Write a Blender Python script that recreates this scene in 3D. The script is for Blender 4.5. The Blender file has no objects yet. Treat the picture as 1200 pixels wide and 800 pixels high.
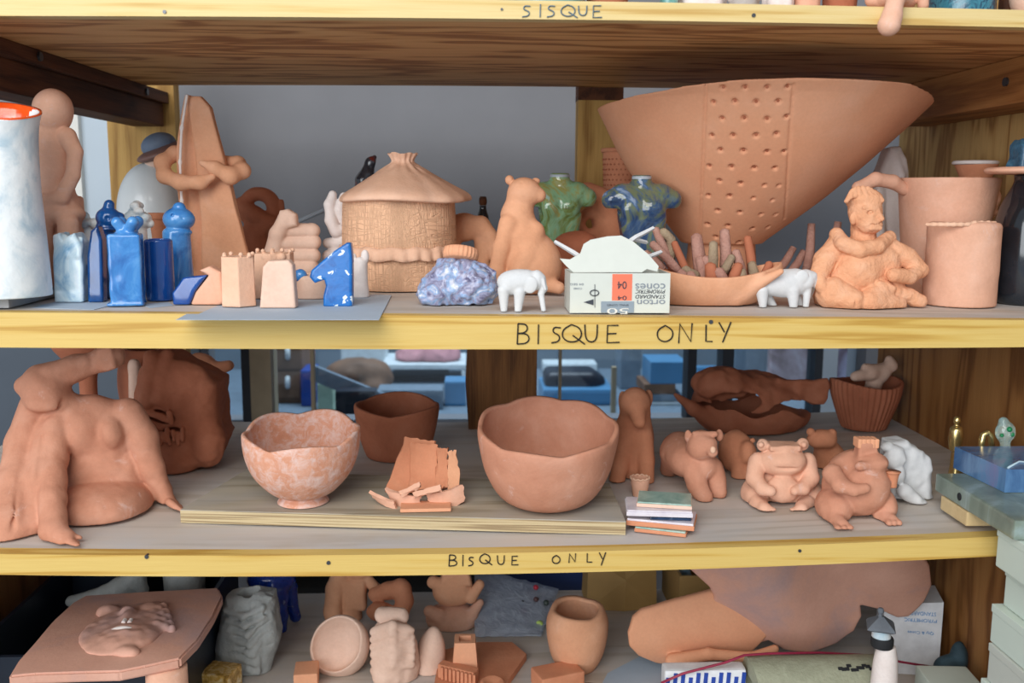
import bpy, bmesh, math, random
import numpy as np
from mathutils import Vector, Matrix, Euler
random.seed(7)
RNG = np.random.default_rng(5)
scene = bpy.context.scene
COL = scene.collection
R = math.radians
PI = math.pi

# ------------------------------------------------------------------ camera
F = 1127.0
CAMP = np.array([0.0, -1.0, 1.45])
YAW, PITCH, ROLL = 0.0425, 0.1521, 0.0054
def _cam_axes():
    cy, sy, cp, sp = math.cos(YAW), math.sin(YAW), math.cos(PITCH), math.sin(PITCH)
    f = np.array([sy*cp, cy*cp, -sp]); r = np.array([cy, -sy, 0.0]); u = np.cross(r, f)
    cr, sr = math.cos(ROLL), math.sin(ROLL)
    return cr*r+sr*u, -sr*r+cr*u, f
CR, CU, CF = _cam_axes()
cam_data = bpy.data.cameras.new('camera'); cam = bpy.data.objects.new('camera', cam_data); COL.objects.link(cam)
cam_data.sensor_width = 36.0; cam_data.lens = 36.0*F/1200.0; cam_data.clip_start = 0.05
cam.matrix_world = Matrix(((CR[0], CU[0], -CF[0], CAMP[0]), (CR[1], CU[1], -CF[1], CAMP[1]),
                           (CR[2], CU[2], -CF[2], CAMP[2]), (0, 0, 0, 1)))
cam_data.dof.use_dof = True; cam_data.dof.focus_distance = 1.15; cam_data.dof.aperture_fstop = 6.3
scene.camera = cam
def ray(u, v):
    return CR*((u-600)/F) - CU*((v-400)/F) + CF
def P(u, v, y):                       # the point of the photograph's ray that lies at depth y
    d = ray(u, v); t = (y-CAMP[1])/d[1]; return CAMP+d*t
def G(u, v, z):                       # ... that lies at height z
    d = ray(u, v); t = (z-CAMP[2])/d[2]; return CAMP+d*t
def S(y):                             # metres per pixel at depth y
    return (y-CAMP[1])*math.cos(PITCH)/F

# ------------------------------------------------------------------ shelf surfaces (slightly sagging boards)
def quad(p):
    c = np.polyfit([q[0] for q in p], [q[1] for q in p], 2); return lambda x: float(np.polyval(c, x))
PX = 1/1110.0
z_mid = quad([(-.55, 1.3264+4.0*PX), (0, 1.3264-0.5*PX), (.58, 1.3264-5.5*PX)])
z_midb = quad([(-.55, 1.2927+2*PX), (0, 1.2927-1.7*PX), (.58, 1.2927)])
z_low = quad([(-.55, 1.0766), (0, 1.0766-7*PX), (.577, 1.0766+8*PX)])
z_lowb = quad([(-.55, 1.0540), (0, 1.0540-8*PX), (.577, 1.0540+8*PX)])
z_bot = lambda x: 0.7702
z_topb = quad([(-.55, 1.6182-3*PX), (0, 1.6182+2*PX), (.58, 1.6182)])
z_topt = lambda x: z_topb(x)+.0178-.002*max(0, x)
def on(u, v, zf):                     # shelf point under pixel (u,v)
    z = zf(0)
    for _ in range(4):
        p = G(u, v, z); z = zf(min(.6, max(-.6, p[0])))
    return G(u, v, z)

# ------------------------------------------------------------------ object helpers
def tag(o, label=None, cat=None, group=None, kind=None):
    if label: o['label'] = label
    if cat: o['category'] = cat
    if group: o['group'] = group
    if kind: o['kind'] = kind
    return o
def thing(name, loc, label, cat, group=None):
    o = bpy.data.objects.new(name, None); COL.objects.link(o); o.location = Vector([float(c) for c in loc])
    o.empty_display_size = .02
    return tag(o, label, cat, group)
def put(name, verts, faces, mat, parent=None, smooth=True, label=None, origin=None):
    """one mesh object from world-space vertices"""
    verts = np.asarray(verts, dtype=np.float64).reshape(-1, 3)
    if parent is not None:
        p = parent; org = np.zeros(3)
        while p is not None:
            org = org+np.array(p.location); p = p.parent
        loc = np.zeros(3)
    else:
        if origin is None:
            lo, hi = verts.min(0), verts.max(0); org = np.array([(lo[0]+hi[0])/2, (lo[1]+hi[1])/2, lo[2]])
        else: org = np.array(origin, dtype=float)
        loc = org
    me = bpy.data.meshes.new(name)
    vv = verts-org
    if isinstance(faces, np.ndarray):
        n = len(faces)
        me.vertices.add(len(vv)); me.vertices.foreach_set('co', vv.astype(np.float32).ravel())
        me.loops.add(n*4); me.loops.foreach_set('vertex_index', faces.astype(np.int32).ravel())
        me.polygons.add(n); me.polygons.foreach_set('loop_start', np.arange(0, n*4, 4, dtype=np.int32))
        me.update(calc_edges=True)
    else:
        me.from_pydata([tuple(x) for x in vv], [], [tuple(f) for f in faces])
        me.update()
    if smooth and len(me.polygons): me.polygons.foreach_set('use_smooth', np.ones(len(me.polygons), dtype=bool))
    if mat is not None:
        for m in (mat if isinstance(mat, (list, tuple)) else [mat]): me.materials.append(m)
    o = bpy.data.objects.new(name, me); COL.objects.link(o); o.location = loc
    if parent is not None: o.parent = parent
    if label: o['label'] = label
    return o
class MB:
    """collects geometry in world space, then links it as ONE mesh object"""
    def __init__(s): s.v = []; s.f = []
    def add(s, vs, fs):
        n = len(s.v); s.v += [tuple(map(float, x)) for x in vs]; s.f += [tuple(n+i for i in f) for f in fs]; return s
    def box(s, c, size, rot=(0, 0, 0), bev=0.0):
        bm = bmesh.new(); bmesh.ops.create_cube(bm, size=1.0)
        bmesh.ops.scale(bm, vec=size, verts=bm.verts)
        if bev > 0: bmesh.ops.bevel(bm, geom=bm.edges[:], offset=bev, segments=2, affect='EDGES', profile=.7)
        M = Euler(rot).to_matrix(); bm.verts.index_update()
        s.add([M@v.co+Vector([float(a) for a in c]) for v in bm.verts], [[v.index for v in f.verts] for f in bm.faces]); bm.free(); return s
    def box2(s, lo, hi, bev=0.0):
        lo, hi = np.array(lo, float), np.array(hi, float); return s.box((lo+hi)/2, tuple(hi-lo), (0, 0, 0), bev)
    def tube(s, pts, r, seg=8, flat=1.0, closed=False):
        pts = [Vector([float(a) for a in p]) for p in pts]; n = len(pts)
        rr = r if isinstance(r, (list, tuple)) else [r]*n
        vs = []; up = Vector((0, 0, 1))
        prev = None
        for i, p in enumerate(pts):
            t = (pts[(i+1) % n if closed else min(i+1, n-1)]-pts[(i-1) % n if closed else max(i-1, 0)])
            if t.length < 1e-9: t = Vector((0, 0, 1))
            t.normalize()
            if prev is None:
                a = t.cross(up)
                if a.length < 1e-3: a = t.cross(Vector((1, 0, 0)))
            else: a = prev-t*prev.dot(t)
            a.normalize(); prev = a; b = t.cross(a)
            for k in range(seg):
                th = 2*PI*k/seg; vs.append(p+a*(rr[i]*math.cos(th))+b*(rr[i]*flat*math.sin(th)))
        fs = []
        for i in range(n if closed else n-1):
            j = (i+1) % n
            for k in range(seg):
                fs.append((i*seg+k, i*seg+(k+1) % seg, j*seg+(k+1) % seg, j*seg+k))
        if not closed:
            fs.append(tuple(range(seg-1, -1, -1))); fs.append(tuple((n-1)*seg+k for k in range(seg)))
        return s.add(vs, fs)
    def lathe(s, cx, cy, prof, seg=48, fn=None, capb=True, capt=True):
        """prof [(r,z)] bottom -> up; fn(theta, index, r, z) -> (r, z)"""
        vs = []; fs = []
        for i, (r, z) in enumerate(prof):
            for k in range(seg):
                th = 2*PI*k/seg; rr, zz = (r, z) if fn is None else fn(th, i, r, z)
                vs.append((cx+rr*math.cos(th), cy+rr*math.sin(th), zz))
        for i in range(len(prof)-1):
            for k in range(seg):
                fs.append((i*seg+k, i*seg+(k+1) % seg, (i+1)*seg+(k+1) % seg, (i+1)*seg+k))
        if capb: fs.append(tuple(range(seg-1, -1, -1)))
        if capt: fs.append(tuple((len(prof)-1)*seg+k for k in range(seg)))
        return s.add(vs, fs)
    def prism(s, front, off):
        """polygon (world points, counter-clockwise seen from outside) pushed along off"""
        n = len(front); off = np.array(off, float)
        vs = [np.array(p, float) for p in front]+[np.array(p, float)+off for p in front]
        fs = [tuple(range(n)), tuple(range(2*n-1, n-1, -1))]+[((i+1) % n, i, n+i, n+(i+1) % n) for i in range(n)]
        return s.add(vs, fs)
    def sheet(s, grid, t):
        """grid[i][j] of world points -> solid sheet with thickness vector or function normal*t"""
        g = np.array(grid, float); a, b = g.shape[:2]
        du = np.gradient(g, axis=0); dv = np.gradient(g, axis=1); nrm = np.cross(du, dv)
        nrm /= (np.linalg.norm(nrm, axis=2, keepdims=True)+1e-12)
        h = g-nrm*t
        vs = list(g.reshape(-1, 3))+list(h.reshape(-1, 3)); N = a*b; fs = []
        for i in range(a-1):
            for j in range(b-1):
                q = (i*b+j, i*b+j+1, (i+1)*b+j+1, (i+1)*b+j)
                fs.append(q[::-1]); fs.append(tuple(N+x for x in q))
        rim = [(0, j) for j in range(b)]+[(i, b-1) for i in range(1, a)]+[(a-1, j) for j in range(b-2, -1, -1)]+[(i, 0) for i in range(a-2, 0, -1)]
        ids = [i*b+j for i, j in rim]
        for k in range(len(ids)):
            p, q = ids[k], ids[(k+1) % len(ids)]; fs.append((p, q, N+q, N+p))
        return s.add(vs, fs)
    def build(s, name, mat, parent=None, smooth=False, label=None, auto=None, origin=None):
        o = put(name, s.v, s.f, mat, parent, smooth, label, origin)
        bm = bmesh.new(); bm.from_mesh(o.data); bmesh.ops.recalc_face_normals(bm, faces=bm.faces[:])
        if auto:
            for f in bm.faces: f.smooth = True
            for e in bm.edges:
                if len(e.link_faces) == 2 and e.calc_face_angle(0) > R(auto): e.smooth = False
        bm.to_mesh(o.data); bm.free()
        return o

# ------------------------------------------------------------------ clay: signed distance modelling
def value_noise(X, Y, Z, scale, seed):
    g = np.random.default_rng(seed).uniform(-1, 1, (24, 24, 24)).astype(np.float32)
    out = 0
    q = []
    for A in (X, Y, Z):
        a = A/scale; i = np.floor(a).astype(np.int32); f = (a-i).astype(np.float32); f = f*f*(3-2*f); q.append((i % 24, (i+1) % 24, f))
    (x0, x1, fx), (y0, y1, fy), (z0, z1, fz) = q
    c = lambda a, b, d: g[a, b, d]
    return ((c(x0, y0, z0)*(1-fx)+c(x1, y0, z0)*fx)*(1-fy)+(c(x0, y1, z0)*(1-fx)+c(x1, y1, z0)*fx)*fy)*(1-fz) + \
           ((c(x0, y0, z1)*(1-fx)+c(x1, y0, z1)*fx)*(1-fy)+(c(x0, y1, z1)*(1-fx)+c(x1, y1, z1)*fx)*fy)*fz
def surface_nets(D, lo, h):
    nx, ny, nz = D.shape; I = D < 0
    cnt = np.zeros((nx-1, ny-1, nz-1), np.float32); acc = np.zeros((nx-1, ny-1, nz-1, 3), np.float32)
    for ax in range(3):
        sl0 = [slice(None)]*3; sl1 = [slice(None)]*3; sl0[ax] = slice(0, -1); sl1[ax] = slice(1, None)
        a, b = D[tuple(sl0)], D[tuple(sl1)]; cr = (a < 0) != (b < 0)
        idx = np.argwhere(cr); 
        if not len(idx): continue
        t = (a[cr]/(a[cr]-b[cr])).astype(np.float32)
        pos = idx.astype(np.float32).copy(); pos[:, ax] += t
        o1, o2 = [x for x in range(3) if x != ax]
        for d1 in (0, 1):
            for d2 in (0, 1):
                c = idx.copy(); c[:, o1] -= d1; c[:, o2] -= d2
                ok = (c >= 0).all(1) & (c[:, 0] < nx-1) & (c[:, 1] < ny-1) & (c[:, 2] < nz-1); cc = c[ok]
                np.add.at(cnt, (cc[:, 0], cc[:, 1], cc[:, 2]), 1); np.add.at(acc, (cc[:, 0], cc[:, 1], cc[:, 2]), pos[ok])
    m = cnt > 0; vid = -np.ones(cnt.shape, np.int64); vid[m] = np.arange(m.sum()); V = acc[m]/cnt[m][:, None]
    Q = []
    for ax in range(3):
        sl0 = [slice(None)]*3; sl1 = [slice(None)]*3; sl0[ax] = slice(0, -1); sl1[ax] = slice(1, None)
        a, b = I[tuple(sl0)], I[tuple(sl1)]; o1, o2 = (ax+1) % 3, (ax+2) % 3
        for inside in (True, False):
            idx = np.argwhere((a == inside) & (b != inside))
            if not len(idx): continue
            ok = (idx[:, o1] > 0) & (idx[:, o2] > 0) & (idx[:, o1] < D.shape[o1]-1) & (idx[:, o2] < D.shape[o2]-1); idx = idx[ok]
            def at(d1, d2):
                c = idx.copy(); c[:, o1] -= d1; c[:, o2] -= d2; return vid[c[:, 0], c[:, 1], c[:, 2]]
            q = np.stack([at(1, 1), at(0, 1), at(0, 0), at(1, 0)], 1)
            Q.append(q if inside else q[:, ::-1])
    return lo+V*h, np.concatenate(Q)
def rotm(rot): return np.array(Euler([R(a) for a in rot]).to_matrix())
class Clay:
    """shapes are given by photo pixel (u,v), depth offset dy (px, away from the viewer) about the plane y0, and sizes in px of that plane"""
    def __init__(s, y0, h=1.3, k=4.0):
        s.y0 = y0; s.sc = S(y0); s.h = h; s.k = k; s.ops = []; s.nz = []
    def W(s, u, v, dy=0): return P(u, v, s.y0+dy*s.sc)/s.sc
    def op(s, fn, c, ext, o='+', k=None):
        c = np.asarray(c, float); e = np.asarray(ext, float)*np.ones(3); s.ops.append((fn, c-e, c+e, o, s.k if k is None else k)); return s
    def ball(s, u, v, dy, r, rot=None, o='+', k=None):
        c = s.W(u, v, dy); rr = np.array(r if isinstance(r, (tuple, list)) else (r, r, r), float); M = rotm(rot) if rot else None
        def fn(X, Y, Z):
            p = np.stack([X-c[0], Y-c[1], Z-c[2]], -1)
            if M is not None: p = p@M
            k0 = np.sqrt(((p/rr)**2).sum(-1)); k1 = np.sqrt(((p/rr**2)**2).sum(-1))+1e-9
            return k0*(k0-1)/k1
        return s.op(fn, c, rr.max() if M is not None else rr, o, k)
    def cap3(s, a, b, r1, r2, o='+', k=None, flat=None):
        a, b = np.array(a, float), np.array(b, float); ab = b-a; L = (ab**2).sum()+1e-9
        def fn(X, Y, Z):
            px, py, pz = X-a[0], Y-a[1], Z-a[2]
            t = np.clip((px*ab[0]+py*ab[1]+pz*ab[2])/L, 0, 1)
            return np.sqrt((px-t*ab[0])**2+(py-t*ab[1])**2+(pz-t*ab[2])**2)-(r1+t*(r2-r1))
        lo = np.minimum(a-r1, b-r2); hi = np.maximum(a+r1, b+r2); lo = np.minimum(lo, np.minimum(a-r1, b-r2))
        return s.op(fn, (lo+hi)/2, (hi-lo)/2, o, k)
    def cap(s, a, b, o='+', k=None):  # (u,v,dy,r)
        return s.cap3(s.W(*a[:3]), s.W(*b[:3]), a[3], b[3], o, k)
    def chain(s, pts, o='+', k=None):
        for a, b in zip(pts[:-1], pts[1:]): s.cap(a, b, o, k)
        return s
    def box(s, u, v, dy, hs, rnd=2.0, rot=None, o='+', k=None):
        c = s.W(u, v, dy); hs = np.array(hs, float); M = rotm(rot) if rot else None
        def fn(X, Y, Z):
            p = np.stack([X-c[0], Y-c[1], Z-c[2]], -1)
            if M is not None: p = p@M
            q = np.abs(p)-(hs-rnd); return np.sqrt((np.maximum(q, 0)**2).sum(-1))+np.minimum(q.max(-1), 0)-rnd
        return s.op(fn, c, np.linalg.norm(hs) if M is not None else hs, o, k)
    def torus(s, u, v, dy, RR, r, rot=None, o='+', k=None):      # axis = local y
        c = s.W(u, v, dy); M = rotm(rot) if rot else None
        def fn(X, Y, Z):
            p = np.stack([X-c[0], Y-c[1], Z-c[2]], -1)
            if M is not None: p = p@M
            return np.sqrt((np.sqrt(p[..., 0]**2+p[..., 2]**2)-RR)**2+p[..., 1]**2)-r
        return s.op(fn, c, RR+r, o, k)
    def cyl(s, u, v, dy, r, hh, rnd=1.5, rot=None, o='+', k=None, r2=None):  # axis = local z; r at bottom, r2 at top
        c = s.W(u, v, dy); M = rotm(rot) if rot else None; r2 = r if r2 is None else r2
        def fn(X, Y, Z):
            p = np.stack([X-c[0], Y-c[1], Z-c[2]], -1)
            if M is not None: p = p@M
            t = np.clip((p[..., 2]/hh+1)/2, 0, 1); q0 = np.sqrt(p[..., 0]**2+p[..., 1]**2)-(r+(r2-r)*t-rnd); q1 = np.abs(p[..., 2])-(hh-rnd)
            return np.sqrt(np.maximum(q0, 0)**2+np.maximum(q1, 0)**2)+np.minimum(np.maximum(q0, q1), 0)-rnd
        m = max(r, r2); return s.op(fn, c, math.hypot(m, hh) if M is not None else (m, m, hh), o, k)
    def poly(s, pts, d0, d1, rnd=2.0, dyc=0, o='+', k=None, bow=None, taper=0.0):
        """outline in pixels on the plane dyc, extruded in depth d0..d1 (px); bow(x,z)-> depth shift"""
        w = np.array([s.W(u, v, dyc) for u, v in pts]); A = w[:, [0, 2]]; yc = s.W(*pts[0], dyc)[1]; n = len(A)
        def fn(X, Y, Z):
            px, pz = X, Z; d = np.full(X.shape, 1e9); sg = np.ones(X.shape)
            for i in range(n):
                a, b = A[i], A[(i+1) % n]; e = b-a; wx, wz = px-a[0], pz-a[1]; L = e@e+1e-9
                t = np.clip((wx*e[0]+wz*e[1])/L, 0, 1); bx, bz = wx-e[0]*t, wz-e[1]*t; d = np.minimum(d, bx*bx+bz*bz)
                c1 = pz >= a[1]; c2 = pz < b[1]; c3 = e[0]*wz > e[1]*wx
                fl = (c1 & c2 & c3) | (~c1 & ~c2 & ~c3); sg = np.where(fl, -sg, sg)
            d2 = sg*np.sqrt(d)+rnd; yy = Y-yc
            if bow is not None: yy = yy-bow(X-A[:, 0].mean(), Z-A[:, 1].mean())
            dd = np.abs(yy-(d0+d1)/2)-((d1-d0)/2-rnd)
            if taper: d2 = d2+taper*np.abs(yy-(d0+d1)/2)
            return np.sqrt(np.maximum(d2, 0)**2+np.maximum(dd, 0)**2)+np.minimum(np.maximum(d2, dd), 0)-rnd
        lo = np.array([A[:, 0].min(), yc+d0, A[:, 1].min()]); hi = np.array([A[:, 0].max(), yc+d1, A[:, 1].max()])
        if bow is not None: lo[1] -= 60; hi[1] += 60
        return s.op(fn, (lo+hi)/2, (hi-lo)/2+1, o, k)
    def noise(s, amp, scale): s.nz.append((amp, scale)); return s
    def floor(s, z):              # z: height, or a shelf-surface function
        if callable(z): s.zf = z; return s
        s.fl = z/s.sc; return s
    fl = None; zf = None
    def build(s, name, mat, parent=None, label=None, origin=None):
        h = s.h; add = [o for o in s.ops if o[3] == '+']
        if s.zf is not None:
            a = min(o[1][0] for o in add)*s.sc; b = max(o[2][0] for o in add)*s.sc
            s.fl = (max(s.zf(x) for x in np.linspace(a, b, 7))+.0009)/s.sc
        lo = np.min([o[1] for o in add], 0)-4*h-3; hi = np.max([o[2] for o in add], 0)+4*h+3
        if s.fl is not None: lo[2] = max(lo[2], s.fl-3*h)
        n = np.maximum(np.ceil((hi-lo)/h).astype(int)+1, 4)
        ax = [lo[i]+h*np.arange(n[i]) for i in range(3)]
        D = np.full(tuple(n), 50.0, np.float32)
        for fn, l, u, o, k in s.ops:
            pad = k+3*h+1
            i0 = np.clip(np.floor((l-pad-lo)/h).astype(int), 0, n); i1 = np.clip(np.ceil((u+pad-lo)/h).astype(int)+1, 0, n)
            if (i1 <= i0).any(): continue
            sl = tuple(slice(a, b) for a, b in zip(i0, i1))
            X, Y, Z = np.meshgrid(*[ax[i][i0[i]:i1[i]] for i in range(3)], indexing='ij')
            d = fn(X, Y, Z).astype(np.float32); c = D[sl]; kk = max(k, 1e-3)
            if o == '+':
                hh = np.clip(.5+.5*(c-d)/kk, 0, 1); D[sl] = c*(1-hh)+d*hh-kk*hh*(1-hh)
            elif o == '-':
                hh = np.clip(.5-.5*(c+d)/kk, 0, 1); D[sl] = c*(1-hh)-d*hh+kk*hh*(1-hh)
            else:
                D[sl] = np.maximum(c, d)
        if s.nz:
            X, Y, Z = np.meshgrid(*ax, indexing='ij'); band = np.abs(D) < 12
            nn = np.zeros(band.sum(), np.float32)
            for j, (a, sc) in enumerate(s.nz): nn += a*value_noise(X[band]+1000, Y[band]+1000, Z[band]+1000, sc, 11+j)
            D[band] += nn
        if s.fl is not None:
            D = np.maximum(D, (s.fl-ax[2])[None, None, :].astype(np.float32))
        D[0], D[-1] = 9, 9; D[:, 0], D[:, -1] = 9, 9; D[:, :, 0], D[:, :, -1] = 9, 9
        V, Q = surface_nets(D, lo, h)
        return put(name, V*s.sc, Q, mat, parent, True, label, origin)
# ------------------------------------------------------------------ materials
def lin(c):
    return tuple((x/12.92 if x <= .04045 else ((x+.055)/1.055)**2.4) for x in [a/255 for a in c])
class NT:
    def __init__(s, name):
        s.m = bpy.data.materials.new(name); s.m.use_nodes = True; s.t = s.m.node_tree; s.b = s.t.nodes['Principled BSDF']
    def n(s, typ, **kw):
        o = s.t.nodes.new(typ)
        for k, v in kw.items():
            if k in o.inputs: o.inputs[k].default_value = v
            else: setattr(o, k, v)
        return o
    def l(s, a, b): s.t.links.new(a, b)
    def coords(s, scale=(1, 1, 1)):
        c = s.n('ShaderNodeTexCoord'); m = s.n('ShaderNodeMapping'); m.inputs['Scale'].default_value = scale
        s.l(c.outputs['Object'], m.inputs['Vector']); return m.outputs['Vector']
    def noise(s, vec, scale, detail=4, rough=.6, dist=0):
        o = s.n('ShaderNodeTexNoise'); o.inputs['Scale'].default_value = scale; o.inputs['Detail'].default_value = detail
        o.inputs['Roughness'].default_value = rough; o.inputs['Distortion'].default_value = dist; s.l(vec, o.inputs['Vector']); return o.outputs['Fac']
    def ramp(s, fac, stops):
        o = s.n('ShaderNodeValToRGB'); e = o.color_ramp.elements
        while len(e) < len(stops): e.new(.5)
        for el, (p, c) in zip(e, stops): el.position = p; el.color = (*c, 1) if len(c) == 3 else c
        s.l(fac, o.inputs['Fac']); return o.outputs['Color']
    def mix(s, fac, a, b, mode='MIX'):
        o = s.n('ShaderNodeMix'); o.data_type = 'RGBA'; o.blend_type = mode
        for sock, val in ((o.inputs['Factor'], fac), (o.inputs['A'], a), (o.inputs['B'], b)):
            if sock.name in ('A', 'B'): pass
        fa = o.inputs[0]; A = o.inputs[6]; B = o.inputs[7]
        for sock, val in ((fa, fac), (A, a), (B, b)):
            if isinstance(val, bpy.types.NodeSocket): s.l(val, sock)
            elif isinstance(val, (int, float)): sock.default_value = val
            else: sock.default_value = (*val, 1)
        return o.outputs[2]
    def math(s, op, a, b=None):
        o = s.n('ShaderNodeMath'); o.operation = op
        for i, val in enumerate((a, b)):
            if val is None: continue
            if isinstance(val, bpy.types.NodeSocket): s.l(val, o.inputs[i])
            else: o.inputs[i].default_value = val
        return o.outputs[0]
    def bump(s, h, strength=.3, dist=.002):
        o = s.n('ShaderNodeBump'); o.inputs['Strength'].default_value = strength; o.inputs['Distance'].default_value = dist
        s.l(h, o.inputs['Height']); s.l(o.outputs['Normal'], s.b.inputs['Normal'])
    def col(s, c):
        if isinstance(c, bpy.types.NodeSocket): s.l(c, s.b.inputs['Base Color'])
        else: s.b.inputs['Base Color'].default_value = (*c, 1)
        return s
    def rough(s, r):
        if isinstance(r, bpy.types.NodeSocket): s.l(r, s.b.inputs['Roughness'])
        else: s.b.inputs['Roughness'].default_value = r
        return s
def clay_mat(name, base, dark=None, light=None, scale=18, bump=.35, fine=260, rough=.82, amt=.5, dust=0.0):
    """unglazed fired clay: mottled body colour, fine grain, optional pale scum patches"""
    N = NT(name); v = N.coords(); b = lin(base); d = lin(dark) if dark else tuple(x*.72 for x in b); l = lin(light) if light else tuple(min(1, x*1.25+.02) for x in b)
    big = N.noise(v, scale, 5, .6, .4); c = N.ramp(big, [(.3, d), (.5, b), (.72, l)])
    c = N.mix(amt, b, c)
    fn = N.noise(v, fine, 3, .7); c = N.mix(.12, c, N.ramp(fn, [(.35, tuple(x*.75 for x in b)), (.65, tuple(min(1, x*1.2) for x in b))]))
    if dust > 0:
        dn = N.noise(v, scale*1.7, 6, .7, .8); c = N.mix(N.ramp(dn, [(.62-dust*.25, (0, 0, 0)), (.85-dust*.25, (.8, .8, .8))]), c, lin((226, 205, 200)))
    N.col(c).rough(rough); N.b.inputs['Specular IOR Level'].default_value = .25
    h = N.math('ADD', N.math('MULTIPLY', fn, .3), N.math('MULTIPLY', N.noise(v, scale*4, 4), 1.2)); N.bump(h, bump, .0022)
    return N.m
def glaze_mat(name, stops, scale=14, rough=.18, dist=1.0, bump=.15, detail=5, coat=.4):
    N = NT(name); v = N.coords(); f = N.noise(v, scale, detail, .6, dist); N.col(N.ramp(f, [(p, lin(c)) for p, c in stops])).rough(rough)
    N.b.inputs['Coat Weight'].default_value = coat; N.b.inputs['Coat Roughness'].default_value = .1
    N.bump(N.noise(v, scale*3, 3), bump, .002); return N.m
def plain(name, c, rough=.5, metal=0.0, var=.12, scale=40, bump=.05):
    N = NT(name); v = N.coords(); b = lin(c); f = N.noise(v, scale, 4, .6)
    N.col(N.ramp(f, [(.3, tuple(x*(1-var) for x in b)), (.7, tuple(min(1, x*(1+var)) for x in b))])).rough(rough); N.b.inputs['Metallic'].default_value = metal
    N.bump(f, bump, .001); return N.m
def wood_mat(name, cols, axis='x', ring=9.0, stretch=(1.2, 7, 7), rough=.6, grain=.25, scale=2.2, dirt=None):
    """sawn softwood / plywood face: cathedral figure from the contour lines of a stretched noise"""
    N = NT(name); st = stretch if axis == 'x' else (stretch[1], stretch[0], stretch[2]) if axis == 'y' else (stretch[1], stretch[2], stretch[0])
    v = N.coords(st); f = N.noise(v, scale, 3, .5, .3); w = N.math('SINE', N.math('MULTIPLY', f, ring*6.283)); w = N.math('ADD', N.math('MULTIPLY', w, .5), .5)
    w = N.math('POWER', w, 1.6)
    c = N.ramp(w, [(0, lin(cols[0])), (.55, lin(cols[1])), (1, lin(cols[2]))])
    fs = tuple(x*14 if x > 2 else x*2.5 for x in st); fv = N.coords(fs); g = N.noise(fv, 6, 4, .7)
    c = N.mix(grain, c, N.ramp(g, [(.35, lin(cols[2])), (.65, lin(cols[0]))]))
    if dirt:
        dn = N.noise(N.coords((2, 3, 3)), 3.5, 5, .6); c = N.mix(N.ramp(dn, [(.42, (0, 0, 0)), (.7, (.75, .75, .75))]), c, lin(dirt))
    N.col(c).rough(rough); N.b.inputs['Specular IOR Level'].default_value = .3
    N.bump(g, .12, .001); return N.m
M = {}
M['terra'] = clay_mat('terracotta', (222, 164, 128), (206, 144, 108), (234, 186, 158))
M['terra_pink'] = clay_mat('terracotta_pink', (222, 172, 146), (204, 150, 122), (236, 198, 178), dust=.15)
M['terra_pale'] = clay_mat('terracotta_pale', (230, 186, 158), (214, 166, 136), (240, 206, 184))
M['terra_deep'] = clay_mat('terracotta_deep', (208, 140, 106), (188, 116, 84), (222, 164, 132))
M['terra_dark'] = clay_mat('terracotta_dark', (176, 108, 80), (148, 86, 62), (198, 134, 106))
M['terra_rough'] = clay_mat('terracotta_rough', (226, 166, 128), (206, 138, 100), (240, 194, 164), scale=40, bump=.9, fine=170)
M['terra_dust'] = clay_mat('terracotta_dusted', (214, 154, 126), (196, 132, 102), (234, 196, 180), scale=46, dust=.7)
M['terra_orange'] = clay_mat('terracotta_orange', (226, 164, 128), (218, 150, 114), (234, 182, 152), scale=7, amt=.7, bump=.18)
M['terra_smoke'] = clay_mat('terracotta_smoked', (208, 158, 138), (166, 146, 150), (222, 174, 154), scale=6, amt=.95)
M['terra_low'] = clay_mat('terracotta_brick', (198, 140, 114), (176, 114, 88), (216, 168, 146), dust=.05)
M['tan'] = clay_mat('tan_clay', (226, 192, 172), (208, 168, 146), (238, 210, 194))
M['grey_clay'] = clay_mat('grey_clay', (178, 182, 180), (140, 144, 142), (204, 208, 206), scale=30, bump=.7)
M['white_clay'] = clay_mat('white_clay', (212, 213, 214), (198, 200, 203), (222, 223, 224), bump=.12)
M['white_pink'] = clay_mat('white_pink_clay', (232, 222, 218), (214, 196, 190), (244, 238, 236), bump=.3)
M['brown_clay'] = clay_mat('brown_stoneware', (178, 134, 120), (150, 106, 92), (200, 160, 146), scale=60, bump=.8, fine=200)
M['pine'] = wood_mat('pine_edge', ((218, 188, 112), (210, 174, 92), (182, 138, 58)), 'x', 3.5, (.9, 16, 26), .5, .3)
M['pine_pale'] = wood_mat('pine_edge_pale', ((224, 202, 146), (216, 188, 122), (190, 150, 78)), 'x', 3.5, (.9, 16, 26), .5, .3)
M['ply_under'] = wood_mat('plywood_face', ((226, 178, 120), (208, 154, 96), (150, 94, 48)), 'x', 6, (1.0, 6, 6), .6, .25, 2.4)
M['ply_top'] = wood_mat('plywood_shelf_top', ((206, 196, 186), (200, 190, 180), (184, 172, 158)), 'x', 4, (.9, 7, 7), .7, .22, dirt=(196, 196, 198))
M['ply_side'] = wood_mat('plywood_side', ((212, 172, 110), (194, 150, 90), (152, 106, 58)), 'z', 7, (1.0, 6, 6), .6, .25, 2.4)
M['ply_shaded'] = wood_mat('plywood_shaded', ((164, 116, 66), (146, 98, 52), (108, 66, 30)), 'z', 5, (1.0, 6, 6), .6, .25, 2.0)  # darker copy of the side plywood: shade under the shelf put into its colour
M['ply_brown'] = wood_mat('plywood_brown', ((150, 100, 58), (134, 86, 46), (104, 62, 30)), 'z', 5, (1.0, 6, 6), .6, .25, 2.0)
M['ply_board'] = wood_mat('plywood_board', ((186, 176, 156), (174, 164, 144), (150, 138, 116)), 'x', 5, (.9, 8, 8), .7, .25, dirt=(170, 168, 164))
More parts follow.
